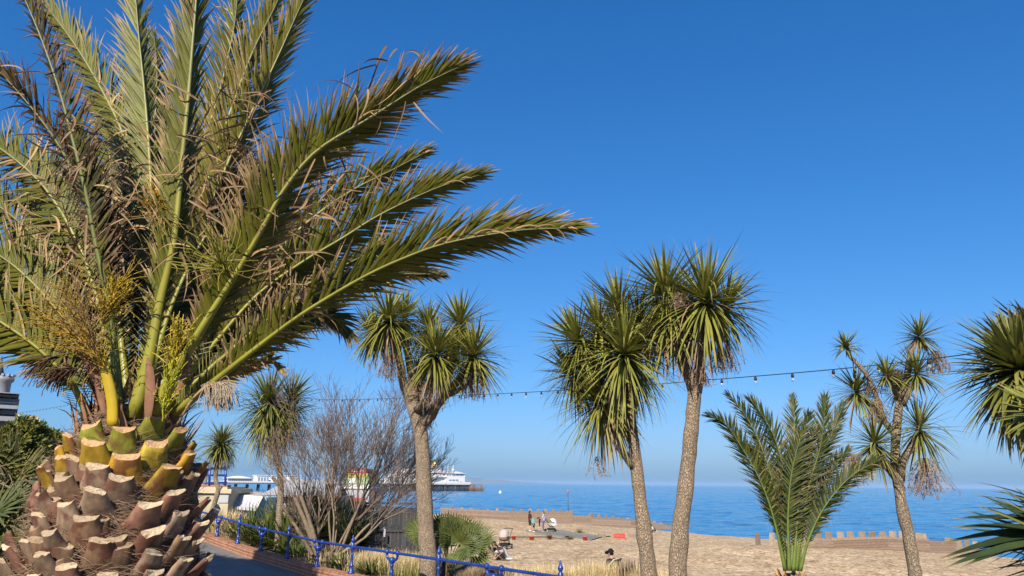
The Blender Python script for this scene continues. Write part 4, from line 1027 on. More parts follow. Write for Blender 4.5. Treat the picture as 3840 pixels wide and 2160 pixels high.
# ------------------------------------------------------------------ cabbage trees and other trees
def bark_mat():
    m = bpy.data.materials.new('corky_bark'); m.use_nodes = True; t = m.node_tree; b = t.nodes['Principled BSDF']
    b.inputs['Roughness'].default_value = .9; b.inputs['Specular IOR Level'].default_value = .15
    a = node(t, 'ShaderNodeAttribute'); a.attribute_name = 'col'
    tc = node(t, 'ShaderNodeTexCoord'); mp = node(t, 'ShaderNodeMapping'); mp.inputs['Scale'].default_value = (1, 1, .42); t.links.new(tc.outputs['Object'], mp.inputs[0])
    nz = node(t, 'ShaderNodeTexNoise'); nz.inputs['Scale'].default_value = 9; t.links.new(mp.outputs[0], nz.inputs['Vector'])
    ad = node(t, 'ShaderNodeVectorMath', operation='MULTIPLY_ADD'); t.links.new(nz.outputs['Color'], ad.inputs[0]); ad.inputs[1].default_value = (.09, .09, .09); t.links.new(mp.outputs[0], ad.inputs[2])
    v = node(t, 'ShaderNodeTexVoronoi', feature='DISTANCE_TO_EDGE'); v.inputs['Scale'].default_value = 44; t.links.new(ad.outputs[0], v.inputs['Vector'])
    r = node(t, 'ShaderNodeMapRange'); r.inputs[1].default_value = .0; r.inputs[2].default_value = .18; r.inputs[3].default_value = .52; r.inputs[4].default_value = 1.12; t.links.new(v.outputs['Distance'], r.inputs[0])
    n2 = node(t, 'ShaderNodeTexNoise'); n2.inputs['Scale'].default_value = 2.5; n2.inputs['Detail'].default_value = 5; t.links.new(tc.outputs['Object'], n2.inputs['Vector'])
    r2 = node(t, 'ShaderNodeMapRange'); r2.inputs[3].default_value = .65; r2.inputs[4].default_value = 1.35; t.links.new(n2.outputs['Fac'], r2.inputs[0])
    k = node(t, 'ShaderNodeMath', operation='MULTIPLY'); t.links.new(r.outputs[0], k.inputs[0]); t.links.new(r2.outputs[0], k.inputs[1])
    mx = node(t, 'ShaderNodeVectorMath', operation='SCALE'); t.links.new(a.outputs['Color'], mx.inputs[0]); t.links.new(k.outputs[0], mx.inputs['Scale'])
    t.links.new(mx.outputs[0], b.inputs['Base Color'])
    bp = node(t, 'ShaderNodeBump'); bp.inputs['Strength'].default_value = .9; bp.inputs['Distance'].default_value = .03
    t.links.new(r.outputs[0], bp.inputs['Height']); t.links.new(bp.outputs[0], b.inputs['Normal'])
    return m
M_bark = bark_mat()
BK = (.37, .285, .20); BK2 = (.34, .27, .19)
CG = (.155, .185, .034); CG2 = (.27, .265, .05); CY = (.27, .24, .06)
def rosette(parent, c, r, n=150, axis=(0, 0, 1), seed=0, W=.05, hang=.35, dry=.12, tmax=150, droop=.5, squash=1.0, seeds=0, seedpos=None, green=None, scl=1.22):
    """a head of sword leaves: upright in the middle, drooping below, dry skirt underneath"""
    rr = random.Random(seed*17+3); mb = MB(); r *= scl; n = int(n*1.55); A = Vector(axis).normalized(); X = A.orthogonal().normalized(); Y_ = A.cross(X)
    g0 = green or CG
    for k in range(n):
        u = (k+.5)/n
        th = R(4 + (tmax-4)*u**.72 + rr.uniform(-7, 7)); ph = k*2.39996 + rr.uniform(-.25, .25)
        out_ = X*math.cos(ph) + Y_*math.sin(ph)
        d = A*math.cos(th) + out_*math.sin(th)
        L = r*rr.uniform(.74, 1.18)*(1.0 if th < R(110) else 1.05)
        if u < .1: L *= .8
        old = max(0, (u-.62)/.38)
        isdry = rr.random() < dry*4*old*old or rr.random() < .02; kink = rr.random() < .10
        g_ = mix(mix(g0, CG2, rr.random()), CY, max(0, rr.gauss(.05+.25*old, .13))) if not isdry else mul(mix((.42, .28, .15), (.24, .15, .09), rr.random()), rr.uniform(.7, 1.1))
        tipc = mix((.40, .26, .14), (.25, .18, .09), rr.random()); td = rr.uniform(.0, .12) + .22*old
        ramp = lambda q, g_=g_, tipc=tipc, td=td: mix(mix(g_, (.30, .28, .06), .35*(1-sst(0, .12, q))), tipc, sst(1-td-.05, 1.01-td*.4, q)*.85)
        nrm = A - d*A.dot(d)
        if th < R(8): nrm = out_*-1
        mb.leaf(Vector(c) + d*.03 - A*(.12*r*u), d, nrm, L, W*rr.uniform(.8, 1.2)*(.8 if isdry else 1), 6,
                (1.8 if kink else 0) + droop*(.15+1.1*u)*rr.uniform(.5, 1.6) + (.9*hang if rr.random() < old*.6 else 0), ramp, .16, 0, Vector((rr.uniform(-.12, .12), rr.uniform(-.12, .12), 0)), root=.55, tipw=2.4)
    return mb.build('leaf_head', M_leaf, parent)
def panicle(parent, c, L, n, seed, wid=.05, col=(.38, .27, .19)):
    rr = random.Random(seed); mb = MB(); c = Vector(c)
    for k in range(n):
        p = c + Vector((rr.gauss(0, wid*.5), rr.gauss(0, wid*.5), 0)); q = [p]
        d = Vector((rr.gauss(0, .5), rr.gauss(0, .5), -.6)).normalized()
        for i in range(5):
            d = (d + Vector((rr.gauss(0, .35), rr.gauss(0, .35), -.45))).normalized(); q.append(q[-1] + d*L*rr.uniform(.6, 1)/5)
        mb.tube(q, .005, 3, mul(col, rr.uniform(.6, 1.15)), cap=False)
        for i in range(1, 6):
            for _ in range(3):
                e = q[i] + Vector((rr.gauss(0, .03), rr.gauss(0, .03), rr.gauss(-.015, .03)))
                mb.tube([q[i], e], .004, 3, mul(col, rr.uniform(.5, 1.15)), cap=False)
    return mb.build('seed_panicle', M_dry, parent)
def trunkmesh(parent, limbs, col=BK, n=14):
    mb = MB()
    for pts, r0, r1 in limbs:
        m_ = max(8, int(sum((Vector(a)-Vector(b)).length for a, b in zip(pts, pts[1:]))/.18))
        cs = crv(pts, m_)
        rad = [r0+(r1-r0)*(i/(m_-1)) for i in range(m_)]
        mb.tube(cs, rad, n, col, wob=.22)
    return mb.build('trunk', M_bark, parent)
def Q(L, Y, f=U): return [f(x, y, Y + (d[0] if d else 0)) for x, y, *d in L]

# A - many-headed tree in the middle left
YA = 17.6
b_ = U(1080, 1449, YA); b_.z = gz(b_.x, b_.y) - .1
T = empty('cabbage_tree', b_, 'many headed cabbage tree on one thick trunk in front of the distant pier', 'tree', 'cabbage trees')
f1 = lambda x, y, d=0: P(1300 + x/2.587, 1060 + y/2.587, YA + d)
trunkmesh(T, [([b_, U(1077,1400,YA), U(1070,1300,YA), U(1065,1200,YA), U(1061,1110,YA), f1(668,1290), f1(640,1180)], .205, .15),
  ([f1(668,1300), f1(600,1100), f1(555,1000), f1(530,880,-.1), f1(500,700,-.2), f1(420,350,-.4)], .13, .075),
  ([f1(665,1260), f1(650,1080), f1(625,860), f1(590,680,.1), f1(560,560,.3), f1(520,420,.5)], .11, .07),
  ([f1(690,1360), f1(790,1330,-.05), f1(870,1200,-.1), f1(950,1090,-.1), f1(1060,980,-.1), f1(1150,890,-.2), f1(1230,690,-.2)], .14, .07),
  ([f1(930,1110,0), f1(970,980,.2), f1(1000,800,.5), f1(1080,600,.7), f1(1105,420,.7)], .10, .07),
  ([f1(960,1100,-.1), f1(1060,1060,-.3), f1(1150,1000,-.3), f1(1190,960,-.3)], .07, .05),
  ([f1(680,1240,-.1), f1(740,1180,-.3), f1(800,1120,-.5), f1(830,950,-.7), f1(855,690,-.8)], .10, .07),
  ([f1(700,1180,.1), f1(720,1000,.3), f1(760,700,.4), f1(795,430,.4)], .08, .06)])
HA = [((405,350,-.5),290,170),((1105,390,.7),270,140),((795,440,.4),230,120),((860,690,-1.0),280,170),((1235,700,-.3),270,160),((560,330,.6),240,110),((250,470,.2),230,100),((1010,640,.2),200,90),((700,900,.6),180,60)]
for k, (c, r, n) in enumerate(HA):
    rosette(T, f1(*c), r/2.587/FOC*YA*1.02, n, (rnd.uniform(-.12, .12), -.18, 1), 40+k, .052, scl=1.52, droop=.45, green=(.175, .195, .032))
for k, (x, y, d) in enumerate(((430, 690, -.6), (845, 950, -1.0), (1235, 880, -.4), (780, 1180, .1))):
    panicle(T, f1(x, y, d), .75, 46, 60+k, .12)

# B - pair of tall trees right of the middle
f2 = lambda x, y, d=0: P(2000 + x/1.61, 880 + y/1.61, YB + d)
YB = 14.6
b_ = P(2440, 2200, YB); b_.z = gz(b_.x, b_.y) - .1
T = empty('cabbage_tree', b_, 'tall cabbage tree with drooping shaggy heads, left trunk of the leaning pair', 'tree', 'cabbage trees')
trunkmesh(T, [([b_, P(2432,2130,YB), P(2410,1950,YB), P(2392,1800,YB), P(2378,1680,YB), P(2365,1570,YB), P(2352,1440,YB), P(2342,1330,YB)], .168, .08),
  ([P(2380,1760,YB), P(2350,1715,YB-.1), P(2310,1660,YB-.1), P(2262,1580,YB-.1), P(2245,1520,YB)], .085, .06),
  ([P(2375,1660,YB), P(2345,1600,YB+.3), P(2310,1500,YB+.4), P(2320,1300,YB+.5), P(2323,1150,YB+.5)], .09, .07),
  ([P(2345,1590,YB+.3), P(2260,1450,YB+.3), P(2190,1320,YB+.2), P(2176,1250,YB+.2)], .08, .06)])
for k, (c, r, n, dr, ax) in enumerate((((550,715,-.35),330,230,.75,(.0,-.25,1)), ((520,440,.5),270,130,.4,(-.1,0,1)), ((270,640,.2),260,170,.5,(-.45,-.1,.9)), ((400,1010,0),290,170,1.3,(-.35,-.2,.8)), ((640,560,.6),260,110,.5,(.2,.2,1)), ((400,560,.3),260,120,.5,(-.2,0,1)), ((230,840,.4),230,100,.9,(-.5,0,.8)))):
    rosette(T, f2(*c), r/1.61/FOC*YB, n, ax, 80+k, .052, droop=dr, hang=.9, tmax=158, dry=.2)
panicle(T, f2(390, 1340, 0), .5, 8, 75, .05)
YB = 14.1
b_ = P(2535, 2200, YB); b_.z = gz(b_.x, b_.y) - .1
T = empty('cabbage_tree', b_, 'tallest cabbage tree, right trunk of the leaning pair with forked top', 'tree', 'cabbage trees')
trunkmesh(T, [([b_, P(2545,2060,YB), P(2562,1900,YB), P(2580,1740,YB), P(2592,1620,YB), P(2603,1500,YB), P(2604,1430,YB)], .175, .125),
  ([P(2603,1470,YB), P(2575,1390,YB), P(2545,1320,YB+.1), P(2515,1200,YB+.2), P(2497,1090,YB+.2)], .12, .075),
  ([P(2606,1470,YB), P(2622,1400,YB), P(2632,1300,YB-.1), P(2648,1130,YB-.3)], .12, .075)])
for k, (c, r, n, dr, ax) in enumerate((((1040,395,-.4),345,230,.75,(.05,-.25,1)), ((795,345,.3),320,200,.6,(-.1,-.1,1)), ((900,430,.7),260,90,.5,(0,.2,1)), ((1160,430,.3),250,90,.5,(.4,0,1)), ((820,520,-.1),260,110,1.1,(0,-.1,1)))):
    rosette(T, f2(*c), r/1.61/FOC*YB, n, ax, 90+k, .052, droop=dr, hang=.8, tmax=156, dry=.2)
panicle(T, f2(1140, 680, -.3), .6, 40, 76, .12); panicle(T, f2(880, 350, -.5), .4, 36, 77, .10); panicle(T, f2(1010, 800, -.3), .45, 26, 78, .08)

# C - sparse branching tree at the right
YC = 15.4
f3 = lambda x, y, d=0: P(2640 + x/1.8117, 1100 + y/1.8117, YC + d)
b_ = P(3432, 2200, YC); b_.z = gz(b_.x, b_.y) - .1
T = empty('cabbage_tree', b_, 'sparse cabbage tree with separate spiky tufts on bare branches', 'tree', 'cabbage trees')
trunkmesh(T, [([b_, P(3430,2150,YC), P(3408,2010,YC), P(3388,1930,YC), f3(1335,1380), f3(1305,1200), f3(1298,1040), f3(1315,850), f3(1335,710), f3(1375,590), f3(1410,390), f3(1455,300)], .15, .055),
  ([f3(1345,1330), f3(1275,1225,-.1), f3(1210,1150,-.2), f3(1170,1060,-.2), f3(1160,1010,-.2)], .07, .045),
  ([f3(1335,1270), f3(1355,1120,-.1), f3(1420,1040,-.2), f3(1450,960,-.2), f3(1464,905,-.2)], .075, .05),
  ([f3(1295,960), f3(1210,850,.1), f3(1130,755,.2), f3(1040,690,.2), f3(1035,650,.2)], .065, .045),
  ([f3(1230,880,.1), f3(1165,690,-.1), f3(1090,530,-.2), f3(1000,440,-.2), f3(968,365,-.2)], .06, .035),
  ([f3(1330,720), f3(1280,640,-.1), f3(1240,575,-.2), f3(1236,550,-.2)], .06, .04),
  ([f3(1345,760), f3(1410,640,-.2), f3(1450,570,-.2), f3(1442,530,-.2)], .06, .04)], BK2, 12)
for k, (c, r, n, tm_) in enumerate((((1462,288,0),175,75,130), ((966,365,-.2),125,46,110), ((1035,655,.2),235,85,140), ((1236,550,-.2),150,60,120), ((1442,530,-.2),205,80,130), ((1160,1012,-.2),250,110,150), ((1464,905,-.2),270,85,150), ((1330,640,.4),150,60,140))):
    rosette(T, f3(*c), r/1.8117/FOC*YC*1.05, n, (rnd.uniform(-.15, .15), -.15, 1), 110+k, .04, droop=.35, tmax=tm_, green=(.085, .125, .042), dry=.1, scl=1.04)
for k, (x, y, d, L, n) in enumerate(((1500,1120,-.2,.95,60), (1170,720,-.1,.6,40), (1300,520,.2,.6,50), (1570,390,0,.6,40), (1000,1090,-.2,.75,40), (1120,580,.1,.5,24))):
    panicle(T, f3(x, y, d), L, n, 130+k, .12)

# D - tree whose trunk stands just outside the right edge
YD = 7.6
f4 = lambda x, y, d=0: P(3480 + x/2.414, 1100 + y/2.414, YD + d)
b_ = P(3930, 2200, YD); b_.z = gz(b_.x, b_.y) - .1
T = empty('cabbage_tree', b_, 'dense dark cabbage tree head cut by the right edge of the view', 'tree', 'cabbage trees')
trunkmesh(T, [([b_, P(3925,1900,YD), P(3900,1650,YD), P(3860,1500,YD), f4(860,720)], .12, .07), ([P(3900,1650,YD), P(3930,1450,YD+.3), P(3935,1330,YD+.3)], .08, .06)])
rosette(T, f4(850, 690, 0), 640/2.414/FOC*YD, 330, (-.2, -.2, 1), 140, .062, scl=1.02, droop=.75, hang=.6, tmax=162, green=(.05, .08, .02), dry=.02)
rosette(T, f4(1000, 420, .4), 480/2.414/FOC*YD, 160, (-.1, 0, 1), 141, .058, scl=1.0, droop=.6, tmax=140, green=(.05, .08, .02))
rosette(T, f4(800, 560, .5), 480/2.414/FOC*YD, 160, (-.3, 0, 1), 143, .058, scl=1.05, droop=.5, tmax=120, green=(.05, .08, .02))
rosette(T, f4(1060, 1090, -.8), 420/2.414/FOC*(YD-.8), 90, (-.3, -.2, .6), 142, .05, scl=.95, droop=.5, tmax=130, green=(.10, .13, .03))

# F, G - two small trees in the bed on the left
YF = 28.4
b_ = U(536, 1330, YF); b_.z = gz(b_.x, b_.y) - .1
T = empty('cabbage_tree', b_, 'small single headed cabbage tree with kinked trunk beside the stone wall', 'tree', 'cabbage trees')
f5 = lambda x, y, d=0: P(720 + x/4.025, 1680 + y/4.025, YF + d)
trunkmesh(T, [([b_, f5(280,1050), f5(340,830), f5(400,620), f5(355,500), f5(360,400), f5(370,300)], .10, .075), ([f5(400,640), f5(440,590), f5(452,572)], .05, .05),
  ([f5(368,310), f5(340,220), f5(330,100), f5(400,-60)], .05, .04), ([f5(372,310), f5(420,220), f5(450,120), f5(400,-60)], .055, .04)])
rosette(T, U(558, 1112, YF), 74/FOC*YF, 120, (0, -.2, 1), 150, .06, droop=.5, green=(.07, .11, .035))
rosette(T, f5(420, -40, 0), 78/FOC*YF, 70, (.2, -.1, .7), 151, .06, droop=1.0, green=(.06, .10, .03))
panicle(T, f5(560, 120, 0), .6, 24, 152, .12, (.14, .12, .10))
YG_ = 24.2
b_ = U(697, 1390, YG_); b_.z = gz(b_.x, b_.y) - .1
T = empty('cabbage_tree', b_, 'shaggy cabbage tree with one broad drooping head left of the bare shrub', 'tree', 'cabbage trees')
f6 = lambda x, y, d=0: P(720 + x/4.025, 1680 + y/4.025, YG_ + d)
trunkmesh(T, [([b_, f6(1310,1230), f6(1330,900), f6(1340,540), f6(1310,300), f6(1265,0), P(1027,1640,YG_), P(1020,1520,YG_)], .115, .075), ([f6(1330,600), f6(1270,520), f6(1210,440)], .05, .045),
  ([P(1030,1680,YG_), P(1055,1640,YG_+.1), P(1080,1560,YG_+.2), P(1085,1520,YG_+.2)], .05, .04)])
for k, (x, y, r, n, dr, d, ax) in enumerate(((1010,1505,118,190,.9,-.2,(-.1,-.2,1)), (1090,1500,105,140,.7,.3,(.3,0,1)), (1000,1560,120,110,1.3,0,(-.1,-.2,.9)), (1080,1560,100,90,1.2,.2,(.3,-.1,.8)))):
    rosette(T, P(x, y, YG_+d), r/FOC*YG_, n, ax, 160+k, .058, scl=1.4, droop=dr, hang=.8, tmax=155, green=(.08, .115, .03), dry=.2)
panicle(T, P(1075, 1610, YG_-.2), .45, 50, 165, .12)

# E - young feather palm at the right
YE = 13.6
b_ = P(2968, 2165, YE); ce = b_.copy(); b_.z = gz(b_.x, b_.y)
T = empty('young_palm', b_, 'young feather palm with upright fronds standing by the shingle beach', 'tree')
def fe(pl, dz, **kw):
    n = len(pl)
    return frond(T, [P(x, y, YE + dz[0] + (dz[1]-dz[0])*k/(n-1)) for k, (x, y) in enumerate(pl)], **kw)
EG = (.026, .042, .008)
kw = dict(Lm=.46, n=115, W=.026, rw=.022, dead=.04, tipdry=.14, cgreen=EG, bare=.2, rcol=(.13, .18, .035), rtip=(.10, .15, .04))
fe([(2945,2140),(2915,2000),(2885,1890),(2840,1780),(2770,1660),(2720,1590),(2662,1560)], (-.1,-.5), side=-1, seed=201, **kw)
fe([(2955,2140),(2930,1950),(2890,1780),(2840,1640),(2790,1550),(2735,1485)], (.1,.5), side=-1, seed=202, **kw)
fe([(2965,2140),(2950,1900),(2935,1750),(2900,1630),(2850,1545),(2815,1500)], (0,.1), side=-1, seed=203, **kw)
fe([(2970,2140),(2975,1900),(2978,1750),(2980,1620),(2978,1540),(2975,1490)], (-.1,.5), side=1, seed=204, **kw)
fe([(2985,2140),(3010,1950),(3040,1800),(3075,1680),(3090,1580),(3095,1490)], (-.1,-.4), side=1, seed=205, phi=80, **kw)
fe([(2990,2140),(3020,1950),(3050,1800),(3090,1700),(3130,1600),(3160,1525)], (.1,.2), side=1, seed=206, phi=75, **kw)
fe([(3000,2140),(3030,2030),(3075,1930),(3130,1850),(3200,1780),(3292,1728)], (-.1,-.5), side=1, seed=207, phi=70, **kw)
fe([(2960,2140),(2955,1950),(2965,1800),(2990,1680),(3020,1600),(3030,1560)], (-.3,-.6), side=-1, seed=208, phi=75, **kw)
fe([(2990,2140),(3010,1980),(3060,1860),(3120,1760),(3180,1690)], (.3,.8), side=1, seed=209, phi=70, **kw)
fe([(2950,2140),(2920,1970),(2880,1830),(2850,1740),(2800,1680)], (.3,.9), side=-1, seed=210, **kw)
fe([(2975,2140),(2990,1950),(3000,1800),(3020,1700),(3060,1620)], (-.2,-.3), side=1, seed=211, phi=80, **kw)
sb = MB()
for k in range(26):
    a = k*2.4; p = ce + Vector((math.cos(a)*.10, math.sin(a)*.10, -.22+.012*k))
    c0 = rnd.choice(((.42, .22, .08), (.55, .40, .14), (.22, .12, .07)))
    sb.leaf(p - Vector((0, 0, .2)), Vector((math.cos(a)*.6, math.sin(a)*.6, 1)), Vector((math.cos(a), math.sin(a), 0)), .34, .09, 3, 0, lambda t: c0, .3, root=1, tipw=6)
sb.tube([b_ - Vector((0,0,.1)), b_.lerp(ce, .5), ce + Vector((0,0,.06))], [.17, .15, .11], 10, (.24, .15, .09))
sb.build('trunk', M_dry, T)
# ------------------------------------------------------------------ bed plants, hedges, shrub
def clump(name, label, cat, c, n, L, W, green, seed, tilt=(5, 85), droop=.4, tip=(.3, .22, .1), td=.08, group=None, rad=.06, fold=.2, seg=5):
    rr = random.Random(seed); mb = MB()
    for k in range(n):
        a = k*2.39996; th = R(tilt[0] + (tilt[1]-tilt[0])*((k+.5)/n)**.8 + rr.uniform(-6, 6))
        o_ = Vector((math.cos(a), math.sin(a), 0)); d = o_*math.sin(th) + Vector((0, 0, math.cos(th)))
        g_ = mul(mix(green, mix(green, (.2, .2, .05), .6), rr.random()), rr.uniform(.75, 1.2)); t_ = td*rr.uniform(.3, 2)
        mb.leaf(Vector(c) + o_*rad*rr.random(), d, Vector((0, 0, 1)) - d*d.z, L*rr.uniform(.7, 1.15), W*rr.uniform(.8, 1.2), seg, droop*rr.uniform(.3, 1.6), lambda q: mix(g_, tip, sst(1-t_-.05, 1, q)), fold, 0, root=.6, tipw=2.2)
    o = mb.build(name, M_leaf, origin=c)
    return tag(o, label, cat, group)
YU = (.075, .13, .032)
for k, (px, Y, L, W, n, lab) in enumerate(((935,24.6,1.2,.085,70,'dark green yucca clump with a tall upright blade near the second blue post'), (1010,25.2,1.5,.10,60,'tall yucca with broad upright blades in front of the white kiosk'), (985,22.9,1.0,.065,90,'arching strap leaved clump right behind the third blue post'),
      (1075,24.4,1.35,.08,100,'dense yucca clump crowding the trunk of the shaggy cabbage tree'), (1130,25.2,1.3,.06,70,'dark spiky yucca clump at the left foot of the bare shrub'), (1180,27.0,1.9,.06,80,'tall dark spiky plant standing behind the bare shrub stems'), (890,24.6,.9,.06,80,'low strappy clump between the first two blue posts'), (1070,22.0,.6,.045,80,'low green clump by the fourth blue post'), (1140,21.4,.55,.04,70,'low dark green clump at the kerb under the bare shrub'), (760,27.3,.8,.03,70,'grassy green clump beside the palm trunk at the start of the railing'))):
    clump('yucca', lab, 'yucca', bedpt(px, 2000, Y), n, L, W, mix(YU, (.10, .14, .03), .5*(k % 2)), 300+k, (4, 80), .35, group='strap leaved plants in the railed bed')
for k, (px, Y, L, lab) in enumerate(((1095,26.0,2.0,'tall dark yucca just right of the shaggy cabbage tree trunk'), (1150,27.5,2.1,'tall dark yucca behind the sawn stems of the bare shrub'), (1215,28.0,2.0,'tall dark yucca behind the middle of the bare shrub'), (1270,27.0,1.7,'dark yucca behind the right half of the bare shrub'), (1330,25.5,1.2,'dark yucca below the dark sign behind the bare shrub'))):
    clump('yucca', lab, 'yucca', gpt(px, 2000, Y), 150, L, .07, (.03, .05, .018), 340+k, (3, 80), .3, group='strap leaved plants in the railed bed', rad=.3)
for k, (px, Y, lab) in enumerate(((1010,22.6,'low leafy green clump at the kerb by the third blue post'), (1110,21.6,'low leafy green clump at the kerb between the fourth and fifth blue posts'), (1290,20.0,'low dark clump at the kerb under the right half of the bare shrub'), (1395,19.6,'low dark green clump at the kerb under the dark fence'))):
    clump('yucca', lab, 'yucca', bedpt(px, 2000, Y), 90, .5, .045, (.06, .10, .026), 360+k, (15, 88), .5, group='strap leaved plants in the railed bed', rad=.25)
def grass(name, label, pts, n, L, seed, ca, cb, wid=.012, spread=.3, lean=.35, droop=.5, tipc=(.74, .58, .32), td=.5, group='dry grass clumps in the railed bed', cat='grass clump', z=None):
    rr = random.Random(seed); mb = MB()
    for k in range(n):
        c = rr.choice(pts); x = c[0] + rr.gauss(0, spread); y = c[1] + rr.gauss(0, spread)
        d = Vector((rr.gauss(0, lean), rr.gauss(0, lean), 1)); g_ = mul(mix(ca, cb, rr.random()), rr.uniform(.7, 1.2)); t_ = td*rr.uniform(.4, 1.5)
        mb.leaf((x, y, gz(x, y) - .03), d, Vector((d.x, d.y, .01)), L*rr.uniform(.55, 1.15), wid*rr.uniform(.7, 1.3), 4, droop*rr.uniform(.1, 1.6), lambda q: mix(g_, tipc, sst(1-t_-.2, 1-t_+.2, q)), .15, 0, root=.8, tipw=2)
    o = mb.build(name, M_leaf, origin=(pts[0][0], pts[0][1], gz(pts[0][0], pts[0][1])))
    return tag(o, label, cat, group)
def line(px0, px1, Y0, Y1, n): return [bedpt(px0+(px1-px0)*k/(n-1), 2000, Y0+(Y1-Y0)*k/(n-1)) for k in range(n)]
STR = (.60, .46, .20); GRN = (.22, .26, .06)
grass('dry_grass', 'straw yellow leafy clump below the cream stone wall', line(765, 850, 28.4, 27.5, 5), 1500, .8, 1, STR, (.36, .26, .11), .035, .35, .5, .6)
grass('dry_grass', 'broad straw coloured clump between the wall and the yuccas', line(860, 960, 27.3, 26.0, 6), 1300, .6, 2, STR, (.30, .24, .10), .035, .35, .5, .6)
grass('dry_grass', 'yellow and green sedge clump under the dark fence', line(1390, 1500, 20.6, 20.2, 5), 2000, .52, 3, GRN, (.40, .34, .13), .013, .28, .3, .6)
grass('dry_grass', 'yellow sedge tussock left of the thick cabbage tree trunk', line(1520, 1590, 19.8, 19.2, 4), 1500, .52, 4, GRN, (.40, .34, .13), .013, .25, .3, .7)
grass('dry_grass', 'mixed strappy sedge along the kerb below the sixth blue post', line(1180, 1330, 21.0, 19.6, 6), 700, .4, 5, (.09, .09, .03), (.22, .16, .08), .02, .3, .5, .6)
grass('dry_grass', 'tall yellow green sedge in front of the man in the black cap', line(2200, 2345, 17.0, 16.7, 6), 2600, .62, 6, (.22, .28, .05), STR, .014, .22, .2, .35)
grass('dry_grass', 'small yellow sedge against the left trunk of the tree pair', line(2385, 2440, 16.2, 16.0, 3), 900, .6, 7, (.20, .23, .05), STR, .014, .18, .2, .35)
grass('dry_grass', 'straw sedge showing above the railing near the frame bottom', line(1975, 2150, 17.6, 17.2, 6), 2000, .5, 8, STR, (.2, .2, .05), .014, .25, .3, .5)
grass('dry_grass', 'short dry stubble between the tree pair trunks', line(2460, 2510, 15.4, 15.2, 3), 500, .7, 9, STR, (.42, .25, .1), .014, .15, .3, .5)
grass('dry_grass', 'dark tuft standing in for shadow beside the left trunk of the tree pair', line(2335, 2370, 16.4, 16.3, 3), 260, .7, 10, (.07, .05, .03), (.05, .04, .025), .02, .07, .1, .2, (.10, .07, .05))  # near-black blades added in place of the shadow wedge on the sedge
# clipped grass dome
def dome(c, r, n, seed):
    rr = random.Random(seed); mb = MB()
    rows = []
    for i in range(9):
        q = math.pi/2*i/8
        rows.append([Vector(c) + Vector((math.cos(a)*math.cos(q)*r*.8, math.sin(a)*math.cos(q)*r*.8, math.sin(q)*r*.72)) for a in [2*math.pi*j/20 for j in range(20)]])
    mb.quadstrip(rows, [(.12, .08, .045)]*9, closed=True)
    for k in range(n):
        u = rr.random(); a = rr.uniform(0, 6.283); q = math.asin(u)
        d = Vector((math.cos(a)*math.cos(q), math.sin(a)*math.cos(q), math.sin(q)*1.05+.12))
        cc = mix((.20, .13, .08), (.58, .44, .26), rr.random())
        mb.leaf(Vector(c) + d*r*.55, d + Vector((rr.gauss(0, .15), rr.gauss(0, .15), rr.gauss(0, .15))), Vector((0, 0, 1)), r*.45*rr.uniform(.8, 1.15), .013, 2, 0, lambda t: mix(mul(cc, .55), cc, t), .1, root=1, tipw=3)
    return mb.build('clipped_grass', M_dry, origin=c)
tag(dome(gpt(1775, 2160, 16.4), .62, 3200, 5), 'clipped round dome of cut straw grass behind the blue railing', 'grass clump')

# fan palms
def fan(mb, base, hub, aim, r, green, rr, nseg=26, sp=R(250), tip=(.35, .27, .12), face=None):
    mb.tube(crv([base, (Vector(base)+Vector(hub))/2 + Vector((0, 0, -.04)), hub], 6), .010, 5, mul(green, 1.25))
    aim = Vector(aim).normalized(); face = (face - aim*face.dot(aim)).normalized(); sd = aim.cross(face)
    for k in range(nseg):
        a = -sp/2 + sp*(k+.5)/nseg
        d = aim*math.cos(a) + sd*math.sin(a) + face*(.18 + rr.uniform(-.05, .05))
        g_ = mul(green, rr.uniform(.75, 1.25)); td = rr.uniform(.02, .16)
        mb.leaf(hub, d, face, r*(1-.18*abs(a)/(sp/2))*rr.uniform(.93, 1.05), r*.092, 5, rr.uniform(.05, .25), lambda q: mix(g_, tip, sst(1-td-.05, 1, q)), .3, .1, root=.25, tipw=2.6)
rr = random.Random(44)
fp = MB(); YP = 18.4
f7 = lambda x, y, d=0: P(1240 + x/4.025, 1900 + y/4.025, YP + d)
bs = gpt(1675, 2100, YP)
for (x, y, ax, az, d, r) in ((1640,300,-.3,1,.0,.46),(1760,320,0,1,-.2,.5),(1880,330,.1,1,.1,.5),(1990,360,.4,.9,-.1,.52),(2060,420,.7,.7,-.2,.52),(2140,470,.9,.6,.2,.48),(2290,520,1,.05,-.4,.46),(2080,600,.9,-.35,-.5,.5),(1340,425,-1,.25,-.1,.42),(1270,370,-.8,.6,.3,.42),
      (1950,540,.3,.9,-.5,.5),(1830,470,-.1,1,-.35,.48),(1700,470,-.5,.7,-.3,.42),(2230,760,.6,-.7,-.4,.4),(1780,600,-.2,.5,-.5,.36),(1900,700,.5,-.4,-.5,.4),(2010,690,.6,.2,-.45,.42),(1430,520,-1,-.1,-.2,.36),(1640,560,-.4,.4,.2,.4),(2200,440,.8,.7,.4,.46)):
    g_ = mul(mix((.085, .125, .04), (.15, .175, .045), rr.random()), rr.uniform(.8, 1.1))
    hub = f7(x, y, d)
    fan(fp, bs + Vector((rr.uniform(-.1, .1), rr.uniform(-.1, .1), .15)), hub, (ax, -.35, az), r, g_, rr, face=Vector((rr.uniform(-.3, .3), -.75, .55)))
for k in range(60):
    a = rr.uniform(0, 6.28); fp.leaf(bs + Vector((math.cos(a)*.2, math.sin(a)*.2, rr.uniform(.1, .7))), Vector((math.cos(a), math.sin(a), rr.uniform(-.6, .4))), Vector((0, 0, 1)), .5, .02, 4, .8, lambda q: (.20, .15, .07), .2)
